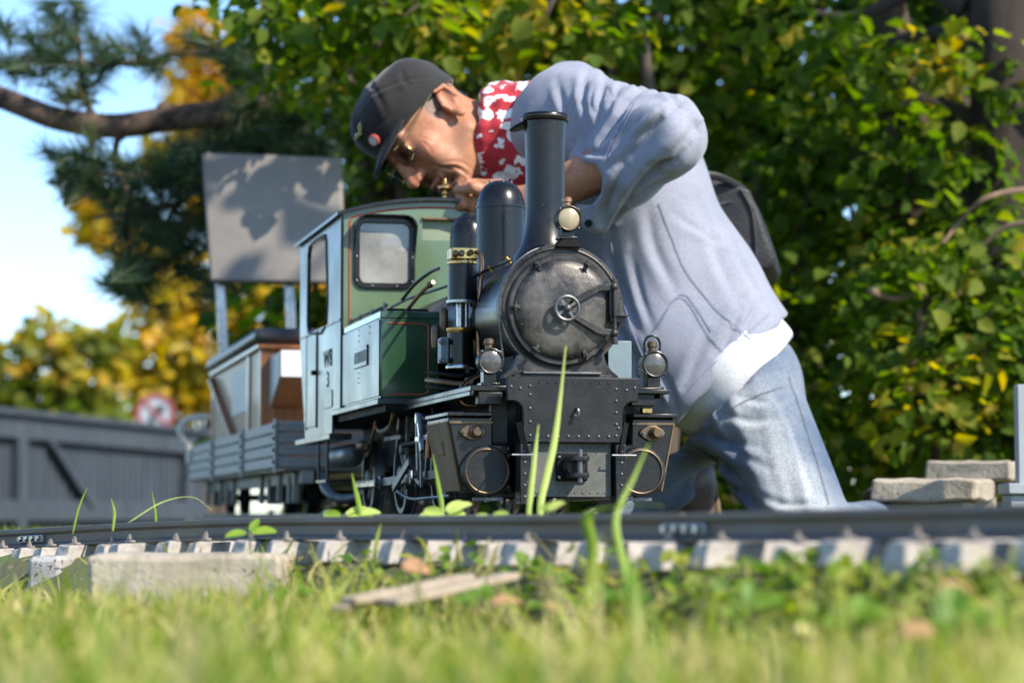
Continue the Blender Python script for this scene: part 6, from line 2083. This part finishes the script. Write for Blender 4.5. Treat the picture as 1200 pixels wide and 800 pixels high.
for s in (-1, 1):
    m = MB().add([HF((s * .033 + .0215 * math.cos(t), .1025 - (.006 if s * math.cos(t) > .5 else 0), -.004 + .0175 * math.sin(t))) - PER for t in np.linspace(0, 2 * math.pi, 24, endpoint=False)], [tuple(range(24))])
    mesh_obj('lens', m.v, m.f, M['clear'], glo)

# --- bandana round the neck
bn_ = SDF(NECK - .2, NECK + .2, .003)
nax = unit(NECK - nk0)
nc = nk0 + nax * .048
for k, (o_, rr, tr_) in enumerate(((0.0, .066, .0145), (.022, .070, .0155), (.044, .075, .0155), (.062, .079, .0145), (.082, .083, .014))):
    e1, e2, _ = basis(nax)
    ring = [nc + nax * (o_ + .012 * math.cos(t + .6)) + e1 * rr * math.cos(t) + e2 * rr * 1.05 * math.sin(t) for t in np.linspace(0, 2 * math.pi, 22, endpoint=False)]
    for i in range(22):
        bn_.cone(ring[i], ring[(i + 1) % 22], tr_, tr_, .009)
dn = unit(A3(-.1, -.35, -.9))
bn_.cone(nc + dn * .055, nc + dn * .105 + nax * .02, .022, .014, .02, flat=(A3(0, 1, 0), 1.5))
bn_.cone(nc + dn * .055 + nax * .03, nc + dn * .12 + nax * .05, .022, .012, .02, flat=(A3(0, 1, 0), 1.5))
V, F = bn_.mesh()
V = relax(V, F, 2, .5)
V = V + vnormals(V, F) * folds(V, [nax, unit(nax + dn)], 8, (.045, .06), (.004, .004))[:, None]
cloth('bandana', V, F, M['bandana'], person, PER)

# --- jacket
jk = SDF(A3(-.05, 3.68, .24), A3(.56, 4.5, 1.02), .0034)
bk = unit(A3(.8, 0, .6))            # out of the back
jk.cone(NECK + A3(.015, .0, .0), CHEST, .075, .125, .05, flat=(lat, .66))
jk.cone(CHEST, WAIST, .125, .118, .05, flat=(lat, .70))
jk.cone(WAIST, pt(850, 425, 4.18), .118, .138, .05, flat=(lat, .72))
jk.cone(CHEST + A3(-.02, 0, -.05), pt(772, 400, 4.13), .09, .10, .06, flat=(lat, .7))
jk.cone(pt(772, 400, 4.13), pt(800, 462, 4.09), .085, .065, .06, flat=(lat, .7))      # loose front hanging down
jk.cone(SHL + A3(.01, .06, -.02), SHL, .076, .073, .05)
jk.cone(SHL, ELB + A3(-.005, 0, .003), .071, .055, .035)
jk.cone(SHL + A3(.0, 0, -.03), SHL + (ELB - SHL) * .45 + A3(0, 0, -.05), .055, .05, .05)
jk.cone(ELB, ELB + A3(.010, -.005, -.012), .053, .047, .02)
CUF = pt(694, 224, 3.885)
jk.cone(ELB, ELB + (CUF - ELB) * .55, .052, .056, .03)
jk.cone(ELB + (CUF - ELB) * .55, CUF, .060, .050, .03)
jk.cone(CUF + A3(.03, 0, -.015), CUF + A3(.006, -.004, -.047), .033, .022, .025)     # unbuttoned cuff hanging
jk.cone(CUF + A3(.02, 0, .035), CUF + A3(-.018, .0, .048), .024, .017, .025)           # upper lip of the sleeve
jk.cone(SHR, pt(640, 330, 4.34), .075, .06, .04)                                      # far sleeve
# collar
e1, e2, _ = basis(nax)
cc_ = NECK + A3(.012, .01, .012)
for i in range(20):
    t0, t1 = 2 * math.pi * i / 20, 2 * math.pi * (i + 1) / 20
    ra = .078
    a = cc_ + nax * (-.012) + e1 * ra * math.cos(t0) + e2 * ra * math.sin(t0)
    b_ = cc_ + nax * (-.012) + e1 * ra * math.cos(t1) + e2 * ra * math.sin(t1)
    jk.cone(a, b_, .013, .013, .012)
    jk.cone(a + nax * .028, b_ + nax * .028, .019, .019, .015)
# openings: sleeve mouth, neck, hem
fdir_ = unit(CUF - ELB)
jk.cone(CUF - fdir_ * .050 + A3(0, 0, .006), CUF + fdir_ * .08 + A3(0, 0, .004), .041, .050, .005, 's')
jk.ell(pt(686, 214, 3.83), (.034, .055, .033), .006, 's')
jk.cone(cc_ - nax * .02, cc_ - nax * .12, .062, .06, .01, 's')
hp0, hp1 = pt(915, 376, 4.18), pt(792, 497, 4.12)
hemd = unit(hp1 - hp0)
hemn = unit(np.cross(hemd, lat))
if hemn[2] > 0: hemn = -hemn
jk.plane((hp0 + hp1) / 2, hemn)
V, F = jk.mesh()
V = relax(V, F, 3, .5)
Nn = vnormals(V, F)
arm_d = unit(ELB - SHL)
t_arm = np.clip(((V - SHL) @ (ELB - SHL)) / ((ELB - SHL) @ (ELB - SHL)), 0, 1)
d_arm = np.linalg.norm(V - SHL - t_arm[:, None] * (ELB - SHL), axis=1)
fa_d = CUF - ELB
t_fa = np.clip(((V - ELB) @ fa_d) / (fa_d @ fa_d), 0, 1)
d_fa = np.linalg.norm(V - ELB - t_fa[:, None] * fa_d, axis=1)
w_arm = smoothstep(.12, .075, np.minimum(d_arm, d_fa))
disp = w_arm * folds(V, [unit(A3(.35, -.3, -1)), unit(A3(1, -.4, -.9)), unit(A3(.8, 0, .5))], 14, (.07, .09, .04), (.006, .006, .002), 1.6)
disp += (1 - w_arm) * folds(V, [unit(CHEST - HIP) + A3(.25, 0, 0), A3(-.45, -.2, -1), unit(A3(-1, 0, -.4))], 17, (.16, .12, .08), (.006, .006, .002), 1.6)
near_elb = np.exp(-(np.linalg.norm(V - (ELB + A3(-.045, -.02, -.035)), axis=1) / .05) ** 2)
disp += near_elb * folds(V, [unit(A3(1, -.5, .9))], 5, (.034,), (.004,), 2.0)
V = V + Nn * disp[:, None]
V = relax(V, F, 1, .35)


JL = [([(688, 80), (683, 110), (690, 150)], .006, .007), ([(715, 77), (704, 110), (700, 150)], .006, .007), ([(652, 92), (660, 125), (668, 165)], .005, .007), ([(738, 80), (724, 105), (716, 128)], .004, .006),
      ([(772, 90), (742, 112), (715, 150), (692, 183)], .009, .009), ([(806, 112), (775, 140), (738, 182), (716, 198)], .007, .008), ([(816, 150), (792, 178), (762, 205), (735, 235)], .011, .010), ([(808, 172), (788, 192), (765, 196)], .009, .008),
      ([(792, 120), (762, 150), (738, 168)], .005, .006), ([(732, 195), (714, 232), (706, 262)], .007, .007), ([(757, 205), (727, 250), (712, 275)], .007, .007), ([(786, 205), (755, 225), (740, 240)], .006, .006), ([(672, 170), (690, 178), (715, 180)], .006, .006), ([(700, 95), (693, 120), (700, 140)], .004, .005), ([(780, 100), (790, 118), (806, 132)], .004, .006),
      ([(716, 290), (724, 330), (746, 382)], .008, .013), ([(760, 245), (768, 290), (792, 340)], .005, .010), ([(850, 262), (872, 310), (893, 352)], .006, .012), ([(822, 232), (842, 300), (864, 352)], .005, .012), ([(702, 312), (714, 362), (742, 420), (772, 470)], .009, .013),
      ([(832, 392), (816, 422), (802, 452)], .006, .009), ([(872, 352), (857, 390), (842, 415)], .006, .009), ([(740, 300), (752, 350), (766, 385)], .004, .008), ([(790, 250), (830, 275), (860, 285)], .004, .009), ([(890, 355), (878, 375), (868, 395)], .005, .007), ([(770, 430), (785, 455), (792, 480)], .006, .008)]
V = creases(V, F, JL)
V = relax(V, F, 1, .25)
jacket = cloth('jacket', V, F, M['jacket'], person, PER)
jv = V


def on_jacket(px, py, lift=.0012):
    """first jacket surface point along the line of sight to this photo pixel"""
    return surf_pick(jv, px, py, lift)


def seam(pts, name, r=.0007, material=None):
    P = [on_jacket(*p) - PER for p in catmull([A3(a, b, 0)[:2] for a, b in pts], 6)]
    m = MB(); m.tube(P, r, 5)
    return mesh_obj(name, m.v, m.f, material or M['seam'], jacket)


def safe(fn, *a, **k):
    try:
        return fn(*a, **k)
    except Exception as ex:
        print('skip', ex)


seam([(745, 118), (735, 140), (722, 165), (712, 188)], 'sleeve_seam')
seam([(772, 238), (790, 285), (806, 320), (838, 360), (880, 398)], 'side_seam')
seam([(765, 388), (798, 348), (830, 392), (850, 415)], 'pocket_seam')
seam([(903, 366), (866, 400), (826, 436), (802, 464)], 'hem_seam')
seam([(770, 384), (800, 344), (834, 388)], 'pocket_seam')
seam([(741, 118), (731, 140), (718, 164), (708, 187)], 'sleeve_seam')
seam([(716, 285), (728, 345), (750, 410), (782, 470)], 'front_edge', r=.0012)
seam([(700, 205), (694, 230), (692, 262)], 'cuff_seam')
cbp = on_jacket(690, 262, .002)
m = MB().lathe([(.0062, 0), (.0066, .0015), (.0062, .003), (.0045, .003), (.004, .002), (0, .002)], cbp - PER, unit(A3(-.3, -1, .2)), 18)
mesh_obj('button', m.v, m.f, M['dark'], jacket)
# white tee shirt showing below the hem
te = SDF(A3(.1, 3.8, .2), A3(.66, 4.55, .78), .005)
te.cone(WAIST, HIP + A3(.0, 0, .01), .100, .114, .05, flat=(lat, .74))
te.cone(HIP + A3(.012, 0, .02), HIP + A3(.024, 0, .022), .114, .112, .05, flat=(lat, .74))
te.plane((hp0 + hp1) / 2 - hemn * .03, -hemn)
te.plane((hp0 + hp1) / 2 + hemn * .046, unit(hemn + A3(.10, 0, .06)))
V, F = te.mesh()
V = relax(V, F, 3, .5)
V = V + vnormals(V, F) * folds(V, [hemd, unit(hemd + hemn * .4)], 21, (.12, .16), (.004, .003), 1.3)[:, None]
cloth('tee_shirt', V, F, M['tee'], person, PER)

# --- jeans
KL = pt(955, 655, 3.88); KL[2] = max(KL[2], .075)
HL = pt(868, 455, 4.08)
AL = pt(1030, 625, 4.25); AL[2] = .10
HR = pt(835, 462, 4.26)
KR = pt(690, 588, 4.10); AR = pt(782, 568, 4.22)
je = SDF(A3(.06, 3.65, .0), A3(.8, 4.6, .55), .0046)
je.cone(HIP + A3(.0, -.03, -.005), HIP + A3(.015, .05, .0), .112, .112, .05)
je.cone(HIP + A3(-.02, 0, .03), HIP + A3(.015, 0, -.02), .105, .11, .05, flat=(lat, .75))
je.cone(HL, KL, .098, .066, .04)
je.cone(KL, AL, .064, .052, .02)
je.cone(HR, KR, .094, .066, .04)
je.cone(KR, AR, .062, .047, .02)
je.cone(AR - unit(AR - KR) * .02, AR + unit(AR - KR) * .012, .049, .051, .01)
je.plane((hp0 + hp1) / 2 + hemn * .036, -hemn)
V, F = je.mesh()
V = relax(V, F, 3, .5)
thd = unit(KL - HL)
V = V + vnormals(V, F) * folds(V, [unit(A3(-1, -.3, .25)), unit(A3(-1, -.2, .7)), thd], 31, (.06, .045, .08), (.008, .005, .004), 1.8)[:, None]
V = relax(V, F, 1, .35)
V = creases(V, F, [([(800, 500), (845, 515), (890, 522)], .007, .010), ([(812, 522), (852, 548), (882, 585)], .008, .010), ([(842, 482), (880, 492), (915, 486)], .006, .008), ([(826, 505), (865, 530), (900, 548)], .005, .008), ([(838, 552), (862, 572), (890, 592)], .007, .008), ([(905, 455), (928, 500), (946, 550), (955, 590)], .004, .006), ([(890, 580), (920, 590), (950, 588)], .006, .007), ([(870, 465), (900, 470), (925, 455)], .005, .007)])
fade = np.zeros(len(V))
for q in catmull([A3(872, 478, 0)[:2], A3(900, 520, 0)[:2], A3(925, 565, 0)[:2], A3(938, 595, 0)[:2]], 4):
    P_ = surf_pick(V, *q)
    fade = np.maximum(fade, np.exp(-(np.linalg.norm(V - P_, axis=1) / .045) ** 2))
jv2 = V
jeans = cloth('jeans', V, F, M['jeans'], person, PER, col=np.clip(fade, 0, 1))
for pts_ in ([(925, 440), (942, 490), (958, 540), (972, 590)], [(828, 500), (872, 470), (918, 452)]):
    m = MB(); m.tube([surf_pick(jv2, x, y, .0008) - PER for x, y in catmull([A3(p, q, 0)[:2] for p, q in pts_], 6)], .0008, 5)
    mesh_obj('seam', m.v, m.f, M['jeansseam'], jeans)
# --- boots
for (ank, dirn, toe, nm) in ((AR, unit(AR - KR), A3(.15, .1, -1), 0), (AL, unit(AL - KL), A3(.3, .6, -.4), 1)):
    bt = SDF(ank - .24, ank + .24, .0045)
    toe = unit(toe)
    heel = ank + dirn * .045
    bt.cone(ank - dirn * .03, heel, .045, .046, .02)
    bt.cone(heel, heel + toe * .10, .046, .040, .03)
    bt.cone(heel + toe * .10, heel + toe * .155, .040, .030, .02)
    V, F = bt.mesh()
    V = relax(V, F, 2, .5)
    zmin = float(ground_z(ank[0], ank[1])) - .02
    V[:, 2] = np.maximum(V[:, 2], zmin)
    bo = cloth('boot', V, F, M['boot'], person, PER)
    st = SDF(ank - .24, ank + .24, .005)
    fl2 = unit(dirn - toe * (dirn @ toe))
    st.cone(heel + fl2 * .040 - toe * .035, heel + fl2 * .040 + toe * .16, .036, .036, .01, flat=(fl2, 3.2))
    V, F = st.mesh()
    if len(V):
        V = relax(V, F, 1, .5); V[:, 2] = np.maximum(V[:, 2], zmin)
        cloth('sole', V, F, M['sole'], bo, PER)

# --- black shoulder bag on his back
poly = [(812, 214), (822, 208), (862, 214), (878, 222), (890, 246), (909, 300), (907, 312), (897, 318), (868, 314), (846, 300), (820, 250)]
DB0, DB1 = 4.28, 4.46
bm = bmesh.new()
bgo = pt(860, 300, DB0)
f0 = [bm.verts.new(pt(x, y, DB0) - bgo) for x, y in poly]
f1 = [bm.verts.new(pt(x, y, DB0) - bgo + A3(.03, DB1 - DB0, -.01)) for x, y in poly]
nb2 = len(poly)
bm.faces.new(f0); bm.faces.new(f1[::-1])
for i in range(nb2):
    bm.faces.new((f0[i], f1[i], f1[(i + 1) % nb2], f0[(i + 1) % nb2]))
bmesh.ops.recalc_face_normals(bm, faces=bm.faces)
bmesh.ops.bevel(bm, geom=[e for e in bm.edges if e.verts[0] in f0 and e.verts[1] in f0 or e.verts[0] in f1 and e.verts[1] in f1], offset=.012, segments=3, affect='EDGES', profile=.6)
bmesh.ops.triangulate(bm, faces=bm.faces)
bmesh.ops.subdivide_edges(bm, edges=bm.edges, cuts=2)
for v in bm.verts:
    v.co += Vector(mnoise.noise_vector(v.co * 22)) * .004
me = bpy.data.meshes.new('shoulder_bag')
bm.to_mesh(me); bm.free()
me.polygons.foreach_set('use_smooth', np.ones(len(me.polygons), bool))
me.materials.append(M['leather'])
bag = bpy.data.objects.new('shoulder_bag', me); COL.objects.link(bag)
bag.location = bgo
tag(bag, 'black leather shoulder bag hanging on the man\'s back', 'bag')
bv = np.array([v.co[:] for v in me.vertices]) + bgo


def on_bag(px, py, lift=.002):
    d = unit(ray(px, py)); o_ = A3(0, 0, CAM_Z)
    w = bv - o_
    t = w @ d
    k_ = np.argsort(np.linalg.norm(w - t[:, None] * d, axis=1))[:10]
    return o_ + d * (t[k_].min() - lift) - bgo


m = MB(); m.tube([on_bag(*q) for q in ((868, 222), (880, 245), (884, 270), (886, 300))], .003, 6, smooth=4); mesh_obj('piping', m.v, m.f, M['leather'], bag)
m = MB(); m.tube([on_bag(*q) for q in ((840, 240), (850, 238), (858, 236))], .0026, 6, smooth=3); mesh_obj('zip', m.v, m.f, M['dullsteel'], bag)
m = MB(); m.tube([pt(*q) - bgo for q in ((870, 222, 4.3), (845, 208, 4.26), (820, 205, 4.24), (800, 215, 4.24))], [.008, .007, .006], 8, smooth=5); mesh_obj('strap', m.v, m.f, M['leather'], bag)
